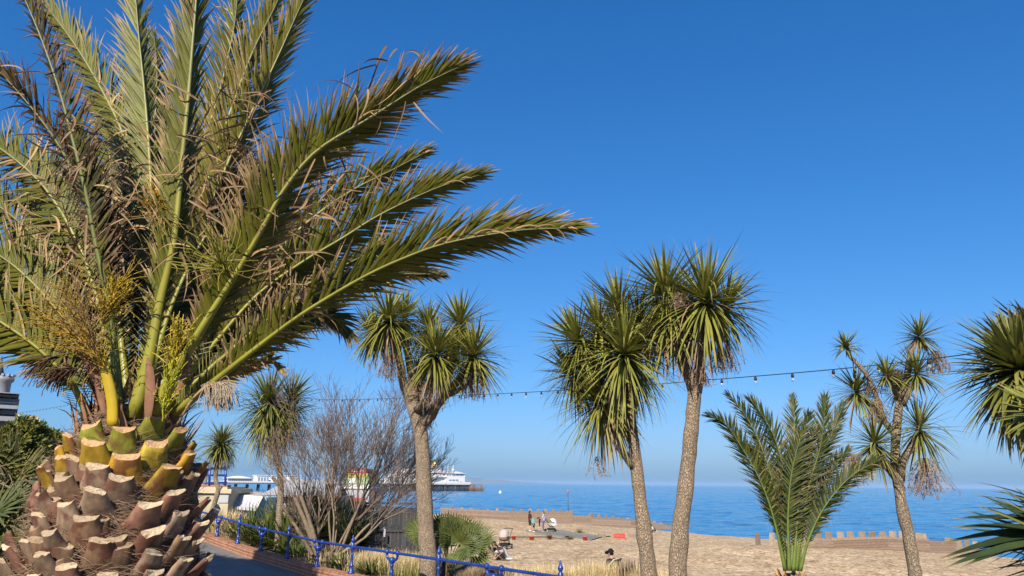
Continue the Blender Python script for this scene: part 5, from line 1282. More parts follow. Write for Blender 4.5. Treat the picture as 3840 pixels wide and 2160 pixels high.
fp.tube([bs - Vector((0, 0, .1)), bs + Vector((0, 0, .45))], [.14, .10], 8, (.10, .07, .05))
tag(fp.build('fan_palm', M_leaf, origin=bs), 'bushy green fan palm to the right of the thick cabbage tree trunk', 'palm')
fp = MB(); YP = 7.4; bs = P(-60, 2150, YP); bs.z = gz(bs.x, bs.y)
for (x, y, ax, az, d, r) in ((60,1800,.9,.3,.1,.42),(70,1860,.9,-.1,-.1,.42),(-10,1760,.4,.8,.2,.5),(40,1740,.6,.8,.3,.4),(-20,1930,.9,.1,-.3,.40),(10,2010,1,-.35,-.4,.40),(50,1950,.9,-.3,.1,.40),(90,1800,.8,-.5,.3,.4),(-30,1850,.7,.3,.2,.5),(20,1890,1,-.5,-.2,.36),(-30,1700,.3,1,.2,.45),(-60,2060,.9,-.4,-.4,.4),(60,2030,.8,-.6,.2,.36),(100,1900,.9,-.5,.4,.34)):
    g_ = mul(mix((.055, .08, .03), (.20, .20, .04), rr.random()**1.5), rr.uniform(.7, 1.1))
    hub = P(x, y, YP + d)
    fan(fp, bs + Vector((rr.uniform(-.1, .1), rr.uniform(-.1, .1), .6)), hub, (ax, -.3, az), r, g_, rr, 24, tip=(.38, .28, .14), face=Vector((rr.uniform(-.2, .5), -.7, .6)))
for k in range(420):
    c0 = mix((.30, .22, .12), (.07, .06, .03), rr.random())
    p = P(rr.uniform(-60, 150), rr.uniform(1720, 2150), YP + rr.uniform(-.2, .7))
    fp.leaf(p, Vector((rr.gauss(.3, .8), rr.gauss(0, .5), rr.gauss(-.2, .8))), Vector((0, -1, .3)), rr.uniform(.15, .42), .014, 4, 1.0, lambda q: c0, .2)
tag(fp.build('fan_palm', M_leaf, origin=bs), 'dark ragged fan palm with yellow green fans at the left edge behind the big palm', 'palm')

# spiky yucca at the lower right corner, its shade put into dark blade colours
yk = MB(); YK = 6.2; c = P(4010, 2010, YK); rr = random.Random(9)
def blade(tx, ty, dY, w=.075, g=(.035, .055, .02)):
    a = c + Vector((0, 0, rr.uniform(-.12, .12))); e = P(tx, ty, YK + dY); d = e - a
    g_ = mul(g, rr.uniform(.7, 1.3))
    yk.leaf(a, d + Vector((0, 0, .12)), Vector((.3, -.55, .8)), d.length, w, 7, .16, lambda q: mix(g_, (.3, .25, .1), sst(.96, 1, q)), .22, 0, root=.5, tipw=2.6)
for t in ((3750,1855,-.2),(3690,1895,-.1),(3600,1930,-.3),(3575,1970,-.2),(3560,1995,-.5),(3600,2010,.1),(3530,2055,-.4),(3515,2112,-.5),(3540,2125,-.2),(3530,2145,-.6),(3610,2150,-.3),(3640,1870,.3),(3660,1920,.2),(3700,2080,.1),(3660,2100,.3),(3630,2040,.2),(3720,1960,.4),(3780,1830,.2)):
    blade(*t)
for t in ((3725,1858,-.5),(3700,1876,-.5),(3655,1912,-.6)): blade(*t, w=.07, g=(.22, .22, .05))  # the few sunlit blades: light put into a yellower green
for k in range(150):
    a = rr.uniform(1.6, 4.9); e = rr.gauss(0, .5)
    d = Vector((math.cos(a)*math.cos(e), math.sin(a)*math.cos(e), math.sin(e))); g_ = mul((.04, .06, .02), rr.uniform(.6, 1.5))
    yk.leaf(c + Vector((0, 0, rr.uniform(-.3, .2))), d, Vector((0, 0, 1)), rr.uniform(.35, .75), .065, 5, .3, lambda q: g_, .22, root=.5)
base = Vector((c.x, c.y, gz(c.x, c.y)))
yk.tube([base, c + Vector((0, 0, .1))], [.14, .10], 8, (.12, .09, .06))
tag(yk.build('yucca', M_leaf, origin=base), 'shade darkened yucca with long stiff blades pointing in from the lower right corner', 'yucca')

# bare winter shrub
def bare_shrub(base, seed):
    rr = random.Random(seed); mb = MB(); root = empty('bare_shrub', base, 'big leafless multi stemmed shrub between two cabbage trees', 'shrub')
    cnt = [0]
    def br(p, d, L, r, lv, up):
        n = 5 if lv < 2 else 4; q = [Vector(p)]; dd = Vector(d).normalized()
        for i in range(n):
            dd = (dd + Vector((rr.gauss(0, .10), rr.gauss(0, .10), rr.gauss(up/n, .07)))).normalized(); q.append(q[-1] + dd*L/n)
        c_ = mix((.215, .165, .115), (.19, .14, .11), min(1, lv*.4)); c_ = mul(c_, rr.uniform(.75, 1.2))
        mb.tube(q, [max(.004, r*(1-.55*i/n)) for i in range(n+1)], (8, 6, 4, 3, 3)[min(4, lv)], c_, cap=lv < 2); cnt[0] += 1
        if lv >= 4: return
        nc = (6, 5, 4, 3)[lv]
        for k in range(nc):
            t = rr.uniform(.25, 1.0) if lv else rr.uniform(.35, 1.0)
            i = min(n-1, int(t*n)); pp = q[i].lerp(q[i+1], t*n-i); di = (q[i+1]-q[i]).normalized()
            sd = Vector((rr.gauss(0, 1), rr.gauss(0, 1), rr.gauss(.1, .5))); sd = (sd - di*sd.dot(di)).normalized()
            nd = di*math.cos(R(27)) + sd*math.sin(R(27)*rr.uniform(.6, 1.5))
            br(pp, nd, L*rr.uniform(.48, .74)*(1.0 if t < .8 else .9), max(.0058, r*(.42 if lv else .45)*rr.uniform(.8, 1.1)), lv+1, up*1.1+.04)
    stems = [(-50,.4,1.0),(-27,-.2,1.7),(-17,.3,2.1),(-9,-.3,2.4),(-2,.4,2.5),(5,-.2,2.6),(12,.3,2.6),(20,-.3,2.5),(29,.3,2.5),(39,-.1,2.4),(50,.3,2.3),(64,-.2,2.0)]
    for a, dy, L in stems:
        d = Vector((math.sin(R(a)), dy*.5 + rr.uniform(-.12, .12), math.cos(R(a))))
        br(base + Vector((rr.uniform(-.25, .25), rr.uniform(-.2, .2), -.05)), d, L*1.12, rr.uniform(.03, .048), 0, .14)
    mb.build('branches', M_bark2, root)
    sm_ = MB()                                            # sawn stems with pale ends
    for (x0, y0, x1, y1, r) in ((1190,2080,1105,1865,.06),(1195,2080,1128,1860,.05),(1170,2080,1058,1895,.045)):
        a, b = P(x0, y0, Ysh-.2), P(x1, y1, Ysh-.4)
        sm_.tube(crv([a, a.lerp(b, .5) + Vector((.05, 0, -.04)), b], 8), [r*1.3]*4+[r]*4, 10, (.22, .165, .11), cap=False)
        d = (b-a).normalized(); s1 = d.orthogonal().normalized(); s2 = d.cross(s1)
        sm_.poly([b + (s1*math.cos(q)+s2*math.sin(q))*r for q in [2*math.pi*j/10 for j in range(10)]], (.62, .42, .2))
    sm_.build('sawn_stems', M_bark2, root)
    return cnt[0]
M_bark2 = mat('twig_bark', .85, .2, attr=True, nsc=12, namt=.3)
Ysh = 22.0
print('shrub', bare_shrub(gpt(1225, 2060, Ysh), 3))

# leafy evergreens on the left bank
def bush(name, label, blobs, n, seed, ca, cb, leaf=.13, group=None, trunk_at=None):
    rr = random.Random(seed); mb = MB(); base = Vector(trunk_at)
    root = empty(name, base, label, 'tree', group)
    for (c, rx, ry, rz, wgt) in blobs:
        c = Vector(c); core = MB()
        for k in range(int(n*wgt)):
            v = Vector((rr.gauss(0, 1), rr.gauss(0, 1), rr.gauss(0, 1))).normalized()
            f = .72 + .36*noise.noise(v*2.2 + c) + .12*noise.noise(v*6 + c); f *= rr.uniform(.72, 1.04)
            p = c + Vector((v.x*rx*f, v.y*ry*f, v.z*rz*f))
            if p.z < gz(p.x, p.y): continue
            d = (v + Vector((rr.gauss(0, .7), rr.gauss(0, .7), rr.gauss(.2, .6)))).normalized()
            g_ = mul(mix(ca, cb, rr.random()), rr.uniform(.6, 1.25))
            mb.leaf(p, d, v + Vector((rr.gauss(0, .5), rr.gauss(0, .5), rr.gauss(0, .5))), leaf*rr.uniform(.7, 1.3), leaf*.55, 2, .1, lambda q: g_, .15, root=.6, tipw=3)
    mb.build('crown', M_leaf, root)
    tb = MB()
    for (c, rx, ry, rz, wgt) in blobs:
        tb.tube(crv([base - Vector((0, 0, .2)), base.lerp(Vector(c), .5) + Vector((rr.uniform(-.3, .3), 0, 0)), Vector(c) + Vector((0, 0, rz*.4))], 8), [.14]*3+[.11, .09, .07, .05, .03], 7, (.16, .12, .08))
    tb.build('trunk', M_bark2, root)
    return root
def bl(px, py_, Y, rx, rz, w_=1.0, ry=None): return (P(px, py_, Y), rx/FOC*Y, (ry or rx)/FOC*Y, rz/FOC*Y, w_)
OL = (.115, .135, .024); OL2 = (.20, .205, .036)
bush('evergreen_tree', 'dense olive green hedge tree under the modern balcony building', [bl(40, 1690, 33, 130, 140), bl(110, 1660, 34, 90, 90, .6), bl(-30, 1790, 32, 130, 130, .6)], 9000, 1, OL, OL2, .19, 'evergreens along the left bank', gpt(20, 1900, 33))
bush('evergreen_tree', 'rounded olive green hedge tree right of the larger one, below cream chimneys', [bl(175, 1705, 36, 75, 110), bl(205, 1740, 37, 50, 75, .5)], 9000, 2, OL2, OL, .19, 'evergreens along the left bank', gpt(180, 1900, 36))
bush('evergreen_tree', 'low grey brown bush at the foot of the left bank hedge', [bl(120, 1800, 30, 120, 75, .8), bl(225, 1800, 31, 40, 40, .4)], 6000, 3, (.05, .06, .03), (.12, .10, .06), .2, 'evergreens along the left bank', gpt(110, 1900, 30))
bush('evergreen_tree', 'low scrubby bush in front of the palm trunk at the lower left', [bl(20, 2110, 6.6, 130, 60, 1.0)], 4500, 4, (.05, .075, .03), (.20, .19, .10), .06, 'evergreens along the left bank', gpt(20, 2150, 6.6))
# a broad evergreen beside the path, just outside the left edge: its crown throws the shade that lies on path and kerb
tp = Vector((-11.2, 7.6, gz(-11.2, 7.6)))
bush('evergreen_tree', 'tall evergreen beside the path beyond the left edge, shading path and kerb', [((-11.0, 7.6, 10.0), 2.6, 2.2, 1.7, 1.0), ((-9.6, 7.0, 9.6), 1.8, 1.6, 1.3, .5), ((-12.6, 8.2, 10.0), 2.0, 1.8, 1.4, .5)], 7000, 9, OL, OL2, .22, 'evergreens along the left bank', tp)
# ------------------------------------------------------------------ people and things on the beach
def solid(name, caps, vox, mt, parent, M, smooth=6):
    """tapered limbs melted into one continuous skin"""
    bm = bmesh.new()
    for a, ra, b, rb in caps:
        a, b = Vector(a), Vector(b); d = b-a
        for c, r in ((a, ra), (b, rb)):
            bmesh.ops.create_icosphere(bm, subdivisions=2, radius=r, matrix=Matrix.Translation(c))
        if d.length > 1e-4:
            q = d.to_track_quat('Z', 'Y').to_matrix().to_4x4()
            bmesh.ops.create_cone(bm, cap_ends=True, segments=12, radius1=ra, radius2=rb, depth=d.length, matrix=Matrix.Translation((a+b)/2) @ q)
    me = bpy.data.meshes.new(name); bm.to_mesh(me); bm.free()
    o = bpy.data.objects.new(name, me); C.objects.link(o)
    md = o.modifiers.new('r', 'REMESH'); md.mode = 'VOXEL'; md.voxel_size = vox
    s = o.modifiers.new('s', 'SMOOTH'); s.iterations = smooth; s.factor = .4
    bpy.context.view_layer.update()
    dg = bpy.context.evaluated_depsgraph_get(); nm = bpy.data.meshes.new_from_object(o.evaluated_get(dg))
    o.modifiers.clear(); o.data = nm; bpy.data.meshes.remove(me); nm.name = name
    for p in nm.polygons: p.use_smooth = True
    nm.materials.clear(); nm.materials.append(mt); o.parent = parent
    return o
CM = {}
def cmat(c):
    k = tuple(round(x, 3) for x in c)
    if k not in CM: CM[k] = mat('fabric', .85, .15, col=c, nsc=25, namt=.15)
    return CM[k]
STAND = dict(pelvis=(0,0,.93), chest=(0,.0,1.25), neck=(0,0,1.44), head=(0,.02,1.58), sh=(.17,0,1.38), el=(.21,-.03,1.1), wr=(.22,.06,.86), hip=(.085,0,.90), kn=(.095,.03,.49), an=(.095,0,.08), toe=(.10,.15,.035))
SIT = dict(pelvis=(0,0,.14), chest=(0,-.02,.46), neck=(0,.02,.64), head=(0,.06,.78), sh=(.17,0,.58), el=(.22,.12,.36), wr=(.16,.32,.34), hip=(.09,.02,.13), kn=(.12,.42,.42), an=(.11,.62,.08), toe=(.12,.77,.04))
CHAIR = dict(pelvis=(0,0,.40), chest=(0,-.14,.70), neck=(0,-.16,.88), head=(0,-.12,1.03), sh=(.18,-.15,.82), el=(.24,.0,.58), wr=(.2,.2,.55), hip=(.09,.03,.39), kn=(.11,.44,.46), an=(.1,.62,.09), toe=(.11,.78,.05))
def person(label, loc, rz, base, sc=1.0, top=(.1,.1,.1), legs=(.05,.05,.07), shorts=False, sleeve=.5, hair=(.05,.03,.02), hairlen=0, shoe=(.7,.7,.7), over=None, vox=.014, cap=None, sox=None, group='people on the beach'):
    J = dict(base); J.update(over or {})
    root = empty('person', loc, label, 'person', group, rz); root.scale = (sc,)*3
    def s(n, sg):
        if (n, sg) in J: return Vector(J[(n, sg)])
        v = J[n]; return Vector((v[0]*sg, v[1], v[2]))
    pv, chs, nk, hd = (Vector(J[k]) for k in ('pelvis', 'chest', 'neck', 'head'))
    caps = [(pv, .125, chs, .135), (chs, .13, nk, .06), (nk, .055, hd, .06), (hd + Vector((0, 0, .01)), .088, hd - Vector((0, -.02, .05)), .068), (hd + Vector((0, .085, -.015)), .016, hd + Vector((0, .098, -.03)), .018)]
    for sg in (1, -1):
        sh, el, wr, hp, kn, an, toe = (s(n, sg) for n in ('sh', 'el', 'wr', 'hip', 'kn', 'an', 'toe'))
        caps += [(chs + Vector((0, 0, .09)), .09, sh, .062), (sh, .052, el, .040), (el, .040, wr, .027), (pv, .11, hp, .092), (hp, .088, kn, .055), (kn, .055, an, .036), (an, .036, toe, .03), (hd + Vector((.085*sg, 0, .01)), .02, hd + Vector((.085*sg, -.01, -.03)), .016)]
        d = (wr-el).normalized(); pc = wr + d*.06; caps.append((wr, .027, pc, .034))
        lat = Vector((0, 1, 0)) - d*d.y
        if lat.length < .2: lat = Vector((1, 0, 0)) - d*d.x
        lat.normalize(); nv = d.cross(lat)
        for f, (o_, L) in enumerate(((-.027, .062), (-.009, .074), (.009, .07), (.027, .055))):
            b = pc + lat*o_ + d*.02; m1 = b + d*L*.55 + nv*.006*sg; caps += [(b, .0105, m1, .010), (m1, .010, m1 + d*L*.4 + nv*.02*sg, .0085)]
        t0 = wr + d*.02 - lat*.03; caps.append((t0, .012, t0 + d*.05 - lat*.028, .010))
    solid('body', caps, vox, M_skin, root, None)
    tp = [(pv + Vector((0, 0, .02)), .14, chs, .15), (chs, .147, nk - Vector((0, 0, .05)), .085)]
    for sg in (1, -1):
        sh, el, wr = s('sh', sg), s('el', sg), s('wr', sg); tp += [(chs + Vector((0, 0, .09)), .10, sh, .076), (sh, .068, sh.lerp(el, min(1, sleeve*2)), .056)]
        if sleeve > .5: tp.append((el, .056, el.lerp(wr, sleeve*2-1), .042))
    solid('top', tp, vox, cmat(top), root, None)
    lg = [(pv, .137, pv + Vector((0, 0, .05)), .13)]
    for sg in (1, -1):
        hp, kn, an = s('hip', sg), s('kn', sg), s('an', sg); lg += [(pv, .12, hp, .104)]
        lg += [(hp, .102, hp.lerp(kn, .85), .084)] if shorts else [(hp, .10, kn, .066), (kn, .066, an, .050)]
    solid('shorts' if shorts else 'trousers', lg, vox, cmat(legs), root, None)
    for sg in (1, -1):
        an, toe = s('an', sg), s('toe', sg); solid('shoe', [(an + Vector((0, -.03, -.02)), .05, toe, .042), (an, .048, an - Vector((0, 0, .03)), .052)], vox*.8, cmat(shoe), root, None)
    if hair:
        hc = [(hd + Vector((0, -.02, .035)), .097, hd + Vector((0, -.035, -.01)), .092)]
        if hairlen: hc += [(hd + Vector((0, -.06, 0)), .08, hd + Vector((0, -.09, -hairlen)), .06)]
        solid('hair', hc, vox, cmat(hair), root, None)
    if cap:
        solid('cap', [(hd + Vector((0, -.01, .05)), .103, hd + Vector((0, -.015, .03)), .106), (hd + Vector((0, .08, .03)), .06, hd + Vector((0, .15, .015)), .05)], vox, cmat(cap), root, None, 3)
        m = MB(); c_ = hd + Vector((-.0, -.123, .03)); W2 = wm(root)
        m.lathe((0, 0, 0), [(.03, 0), (.03, .006), (.02, .008)], 12, (.45, .42, .45)); o = m.build('cap_badge', M_attr); o.parent = root; o.location = hd + Vector((.0, -.118, .025)); o.rotation_euler = (R(90), 0, 0); o.scale = (1, .7, 1)
    ey = MB()
    for sg in (1, -1): ey.lathe((.032*sg, 0, 0), [(.001, -.009), (.008, -.004), (.008, .004), (.001, .009)], 8, (.03, .02, .02))
    o = ey.build('eyes', M_attr); o.parent = root; o.location = hd + Vector((0, .078, .012))
    return root
def gp(px, py_, guess=60):
    z = -1.5
    for _ in range(12):
        p = onz(px, py_, z); z = gz(p.x, p.y)
    p.z = z; return p
pA = gp(1987, 1994); pB = gp(1998, 1995); pW = gp(2038, 1996)
DK = 0.022
person('person in dark top and shorts standing behind the child, facing the woman', pA, R(-70), STAND, 1.0, (.05, .025, .025), (.03, .03, .035), True, .5, (.06, .03, .025), .1, shoe=(.75, .75, .75))
person('small child in turquoise top and black shorts standing on the shingle', pB + Vector((.05, -.35, 0)), R(-110), STAND, .76, (.12, .52, .52), (.015, .015, .02), True, .5, (.2, .1, .06), 0, shoe=(.8, .8, .8))
wmn = person('person in tie dyed top and blue grey leggings with a dark jacket over one arm', pW, R(85), STAND, 1.0, (.36, .46, .66), (.10, .13, .20), False, .3, (.12, .05, .03), 0, shoe=(.7, .7, .72), over={('el', 1): (.2, .06, 1.12), ('wr', 1): (.16, .30, 1.12), ('el', -1): (-.2, .06, 1.12), ('wr', -1): (-.12, .30, 1.14)})
tag(solid('jacket', [((.0, .30, 1.16), .07, (.02, .34, .80), .08), ((.0, .26, 1.15), .06, (-.02, .40, 1.18), .07), ((.02, .34, .80), .07, (.02, .33, .52), .05), ((0, .42, 1.15), .05, (0, .5, 1.1), .05)], .015, cmat((.015, .017, .03)), None, None), 'dark navy jacket draped over the forearm of the person in leggings', 'jacket')
jk = bpy.data.objects['jacket']; jk.location = pW; jk.rotation_euler = (0, 0, R(85))
pp = gp(2708, 1999); person('person with long dark hair sitting left in the pair by the water', pp, R(-30), SIT, 1.0, (.03, .02, .02), (.05, .05, .06), False, 1, (.025, .015, .012), .25, over=dict(neck=(.08,.02,.63), head=(.14,.04,.75)))
person('person in white shirt sitting close beside the long haired one', pp + Vector((.52, -.05, 0)), R(-30), SIT, 1.05, (.66, .66, .68), (.1, .1, .12), False, .9, (.04, .03, .025), 0)
pp = gp(2757, 2001); person('person in black sitting alone just right of the seated pair', pp, R(-40), SIT, 1.0, (.012, .014, .02), (.02, .02, .03), False, 1, (.03, .02, .02), 0, over=dict(wr=(.3, .1, .2)))
pp = gp(2204, 1958); person('person in dark top sitting on the shingle against the left groyne', pp, R(-60), SIT, .95, (.03, .03, .05), (.5, .38, .32), True, .9, (.3, .25, .22), 0)
pp = gp(2443, 1996); person('person in white and black half hidden behind the left leaning trunk', pp, R(-60), SIT, .8, (.6, .6, .6), (.02, .02, .02), False, 1, (.02, .02, .02), 0)

def bar(m, a, b, r, col): m.tube([a, b], r, 6, col)
def folding_chair(label, loc, rz, fab, wood):
    root = empty('folding_chair', loc, label, 'chair', 'folding chairs on the beach', rz); m = MB()
    for sg in (1, -1):
        x = .27*sg
        for a, b in (((x, -.38, .9), (x, .12, .36)), ((x, .30, .42), (x, -.28, 0)), ((x, -.2, .40), (x, .36, 0)), ((x, -.3, .62), (x, .28, .60)), ((x, .28, .60), (x, .30, .42))): m.tube([a, b], .016, 6, wood)
    for a in ((-.38, .9), (.3, .42), (-.28, .02), (.36, .02)): m.tube([(-.27, a[0], a[1]), (.27, a[0], a[1])], .014, 6, wood)
    m.build('frame', M_attr).parent = root
    m = MB(); m.quadstrip([[(x, y, z) for x in (-.26, .26)] for y, z in ((-.39, .9), (-.3, .66), (-.2, .42), (-.05, .36), (.1, .36), (.3, .41))], [fab]*6); m.build('seat', M_cloth).parent = root
    return root
def stroller(label, loc, rz, sc, hood, body, frame, carry=.62, recl=0):
    root = empty('pushchair', loc, label, 'pushchair', 'pushchairs on the beach', rz); root.scale = (sc,)*3
    m = MB()
    for sg in (1, -1):
        x = .24*sg
        for a, b in (((x, .42, .10), (x, -.08, .55)), ((x, -.36, .10), (x, .06, .50)), ((x, -.02, .50), (x, -.42, .92))): m.tube([a, b], .017, 7, frame)
        m.tube(crv([(x, -.42, .92), (x, -.52, 1.0), (x*.9, -.58, 1.02)], 6), .018, 7, frame)
    m.tube([(-.22, -.58, 1.02), (.22, -.58, 1.02)], .02, 7, frame); m.tube([(-.24, -.36, .1), (.24, -.36, .1)], .014, 6, frame); m.tube([(-.24, .42, .1), (.24, .42, .1)], .014, 6, frame)
    m.build('frame', M_attr).parent = root
    for sg in (1, -1):
        for y, r in ((.42, .10), (-.36, .13)):
            w_ = MB(); N = 18
            rows = [[(sg*.27+dx, y+rr_*math.cos(2*math.pi*j/N), r+rr_*math.sin(2*math.pi*j/N)) for j in range(N)] for dx, rr_ in ((-.022, r*.55), (-.022, r*.95), (-.012, r), (.012, r), (.022, r*.95), (.022, r*.55))]
            w_.quadstrip(rows, [(.02, .02, .022)]*6, closed=True); w_.tube([(sg*.27-.03, y, r), (sg*.27+.03, y, r)], r*.5, 10, (.35, .35, .36)); w_.build('wheel', M_attr).parent = root
    m = MB(); rows = []
    for i in range(9):
        q = R(180)*i/8; rows.append([(.22*k, .10-.02 + .36*math.cos(q)*(1-.12*abs(k)), carry + .02 - .26*math.sin(q)*(1-.25*abs(k))) for k in (-1, -.6, 0, .6, 1)])
    m.quadstrip(rows, [body]*9)
    m.quadstrip([[rows[i][0], (-.22, .08, carry+.06), ] for i in range(9)], [body]*9); m.quadstrip([[rows[i][4], (.22, .08, carry+.06)] for i in range(9)], [body]*9); m.build('carrycot', M_cloth).parent = root
    m = MB(); rows = []
    for i in range(9):
        q = R(-5 + 135*i/8); c_, s_ = math.cos(q), math.sin(q)
        rows.append([(.24*math.sin(R(k)), .22*0 + .10 + (.34*c_)*math.cos(R(k))**.4*1.0, carry + .05 + .36*s_*math.cos(R(k))**.4) for k in (-88, -60, -30, 0, 30, 60, 88)])
    m.quadstrip(rows, [hood]*9); m.build('hood', M_cloth).parent = root
    m = MB(); m.box((-.2, -.28, .16), (.2, .3, .30), (.02, .02, .025)); m.build('basket', M_cloth).parent = root
    return root
ps = gp(2067, 1996); stroller('pale grey pushchair with big hood standing on the grey boards beside the woman', ps, R(-80), 1.12, (.55, .60, .60), (.50, .54, .53), (.03, .03, .03), .62)
pq = gp(1893, 2058, 41); stroller('brown and white pushchair standing on shingle behind the seated grey trousered person', pq, R(160), 1.05, (.44, .38, .36), (.30, .19, .14), (.05, .045, .04), .60)
pr = gp(1952, 1949); stroller('black pushchair with a pink blanket parked by the far end of the left groyne', pr, R(-60), .9, (.02, .02, .03), (.03, .03, .04), (.03, .03, .03), .5)
m = MB(); m.leaf(pr + Vector((-.15, -.1, .45)), Vector((-.15, 0, 1)), Vector((0, -1, 0)), .62, .26, 4, 0, lambda t: (.70, .48, .44), .2, root=1, tipw=5); tag(m.build('blanket', M_cloth, origin=pr), 'pink blanket hanging on the black pushchair', 'blanket')
# seated person with grey trousers in a folding chair
ch = gp(1856, 2102, 33); folding_chair('wood framed folding chair with pale cloth under the grey trousered person', ch, R(-62), (.5, .46, .44), (.42, .25, .16))
person('person in black top and light grey trousers leaning back in a folding chair', ch, R(-62), CHAIR, 1.0, (.018, .018, .022), (.42, .45, .47), False, .9, (.05, .03, .02), 0, shoe=(.75, .75, .75), over=dict(chest=(0,-.2,.66), neck=(0,-.28,.84), head=(0,-.28,.99), an=(.1,.66,.09), toe=(.11,.82,.06)))
bgm = MB(); bgm.box((-.2, -.14, 0), (.2, .14, .26), (.02, .02, .024)); bgm.box((-.17, -.15, .26), (.17, .12, .33), (.03, .03, .035)); bgm.tube(crv([(-.14, 0, .3), (-.1, 0, .5), (.1, 0, .5), (.14, 0, .3)], 8), .012, 5, (.03, .03, .03))
bg_ = bgm.build('bag', M_cloth); pb = gp(1879, 2098, 33); bg_.location = pb; bg_.rotation_euler = (0, 0, R(20)); tag(bg_, 'black bag on the shingle under the knees of the seated person', 'bag')
# man in cap
cp = Vector((3.12, 25.2, 0)); cp.z = gz(cp.x, cp.y)
hd_t = P(2266, 2057, 25.2); cz = hd_t.z - 1.19
cp = Vector((P(2276, 2057, 25.2).x, 25.2, cz if abs(cz-cp.z) < .6 else cp.z))
folding_chair('folding chair with pale frame behind the yellow sedge, holding the man in the cap', cp, R(55), (.06, .06, .07), (.62, .58, .52))
person('person in black with a black peaked cap sitting behind the yellow sedge', cp, R(55), CHAIR, 1.02, (.015, .015, .018), (.05, .05, .06), False, .9, None, 0, cap=(.010, .011, .014), vox=.010, group='people on the beach')
print('cap man z', cz, gz(cp.x, cp.y))

# boards laid on the shingle
bd = empty('boardwalk', gp(2130, 2006), 'grey weathered boards lying flat on the shingle', 'boardwalk')
m = MB(); Lc = [gp(*q) for q in ((1972,1993),(2108,1991))]; Rc = [gp(*q) for q in ((2215,2023),(2290,2013))]
n = 15
for k in range(n):
    t0, t1 = k/n, (k+.9)/n
    a0, a1, b0, b1 = Lc[0].lerp(Lc[1], t0), Lc[0].lerp(Lc[1], t1), Rc[0].lerp(Rc[1], t0), Rc[0].lerp(Rc[1], t1)
    cc = mul((.24, .23, .21), rr.uniform(.7, 1.25)); rows = []
    for j in range(9):
        t = j/8; p, q = a0.lerp(b0, t), a1.lerp(b1, t); zz = max(gz(p.x, p.y), gz(q.x, q.y)) + .07 + .01*(k % 2)
        rows.append([(p.x, p.y, zz-.06), (p.x, p.y, zz), (q.x, q.y, zz), (q.x, q.y, zz-.06)])
    m.quadstrip(rows, [cc]*9, smooth=False)
m.build('boards', M_wood, bd)
sl = empty('sleeper', gp(2010, 2022), 'long low grey timber beam edging the boards between the red tubs', 'beam')
m = MB(); a, b = gp(1905, 2021), gp(2140, 2021)
rows = []
for j in range(21):
    p = a.lerp(b, j/20); z_ = gz(p.x, p.y); rows.append([(p.x, p.y-.08, z_-.05), (p.x, p.y-.08, z_+.15), (p.x, p.y+.08, z_+.15), (p.x, p.y+.08, z_-.05)])
m.quadstrip(rows, [(.22, .19, .15)]*21, smooth=False); m.build('beam', M_wood, sl)
def tub(label, px, py_, col, r=.15, h=.26, dirt=True):
    p = gp(px, py_); root = empty('tub', p, label, 'tub', 'tubs set along the timber beam'); m = MB()
    m.lathe(p, [(r*.8, -.02), (r*.95, h*.9), (r*1.08, h*.9), (r*1.08, h), (r*.95, h), (r*.9, h*.75)], 14, col); m.build('pot', M_attr, root)
    m = MB(); m.lathe(p + Vector((0, 0, h*.74)), [(r*.9, 0), (r*.5, .03), (.01, .04)], 10, (.12, .09, .06)); m.build('soil', M_dry, root); return p
tub('bright red tub at the left end of the timber beam', 1926, 2024, (.62, .11, .05)); tub('faded red tub, second along the timber beam', 1994, 2025, (.55, .13, .08), .19)
t1 = tub('brown tub with dead brown plant on the timber beam', 2061, 2023, (.25, .07, .05)); t2 = tub('dark red tub with olive tuft at the edge of the boards', 2126, 2022, (.32, .07, .05)); tub('bright red round tub on the right half of the boards', 2193, 2022, (.66, .09, .06), .16, .3)
for k, (pt, col, lab, L) in enumerate(((t1, (.22, .12, .06), 'dead brown plant in the brown tub', .32), (t2 + Vector((.25, -.1, 0)), (.17, .16, .05), 'olive tuft spilling from the dark red tub', .42), (gp(2173, 1999), (.36, .31, .12), 'yellow grass tuft growing at the back edge of the boards', .62))):
    clump('grass_tuft', lab, 'grass tuft', pt + Vector((0, 0, .12 if k == 0 else 0)), 90, L, .03, col, 400+k, (10, 85), .7, col, 0, 'tufts around the boards', .12)
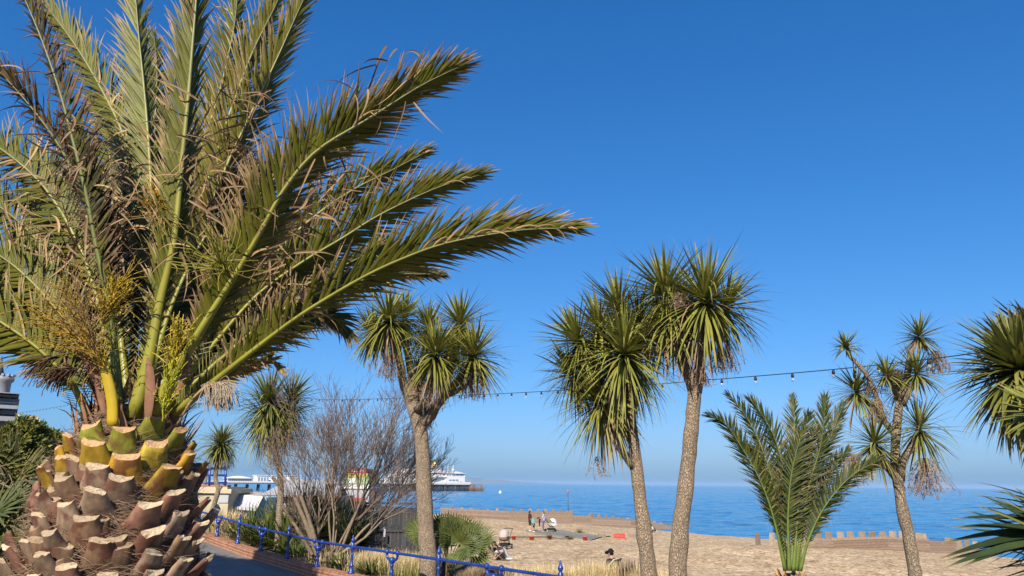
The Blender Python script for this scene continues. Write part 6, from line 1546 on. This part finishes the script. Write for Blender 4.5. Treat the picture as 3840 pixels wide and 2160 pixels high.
# red slatted crate and driftwood blocks
cr = empty('crate', gp(2323, 2018), 'red slatted crate standing on the shingle right of the boards', 'crate', None, R(-6)); m = MB(); w_, h_, d_ = .42, .34, .26
for sg in (1, -1):
    for k in range(9): x = -w_ + (2*w_)*k/8; m.box((x-.03, sg*d_-.012, 0), (x+.03, sg*d_+.012, h_-.06), (.62, .03, .03))
    m.box((-w_-.03, sg*d_-.014, h_-.06), (w_+.03, sg*d_+.014, h_), (.66, .04, .04)); m.box((-w_-.03, sg*d_-.015, 0), (w_+.03, sg*d_+.015, .04), (.6, .03, .03))
    for k in range(5): y = -d_ + 2*d_*k/4; m.box((sg*w_-.012, y-.03, 0), (sg*w_+.012, y+.03, h_-.06), (.6, .03, .03))
    m.box((sg*w_-.014, -d_, h_-.06), (sg*w_+.014, d_, h_-.001), (.64, .04, .04))
m.box((-w_, -d_, .01), (w_, d_, .03), (.5, .03, .03))
m.build('slats', M_attr).parent = cr
for k, (px, py_, lab, s) in enumerate(((2376, 2014, 'small grey timber block on the shingle right of the red crate', (.3, .1, .22)), (2258, 2016, 'grey timber block at the right corner of the boards', (.28, .1, .24)), (2092, 1950, 'thin dark driftwood stick lying near the left groyne', (.5, .06, .06)))):
    m = MB(); m.box((-s[0], -s[1], -.02), (s[0], s[1], s[2]), (.24, .19, .13)); m.box((-s[0]*.96, -s[1]*.9, s[2]), (s[0]*.9, s[1]*.9, s[2]+.02), (.28, .22, .16)); o = m.build('timber_block', M_wood); o.location = gp(px, py_); o.rotation_euler = (0, 0, R(10*k-5)); tag(o, lab, 'timber', 'loose timbers on the shingle')
# ------------------------------------------------------------------ sea haze
hb = MB(); hb.box((-23000, -60, -13.5), (23000, 23000, 60))
hz_ = hb.build('haze', bpy.data.materials.new('haze_air')); hm_ = hz_.data.materials[0]; hm_.use_nodes = True; t = hm_.node_tree
t.nodes.remove(t.nodes['Principled BSDF']); pv_ = t.nodes.new('ShaderNodeVolumePrincipled')
pv_.inputs['Color'].default_value = (.44, .68, 1, 1); pv_.inputs['Density'].default_value = 7.5e-5
t.links.new(pv_.outputs[0], t.nodes['Material Output'].inputs['Volume']); tag(hz_, kind='stuff')
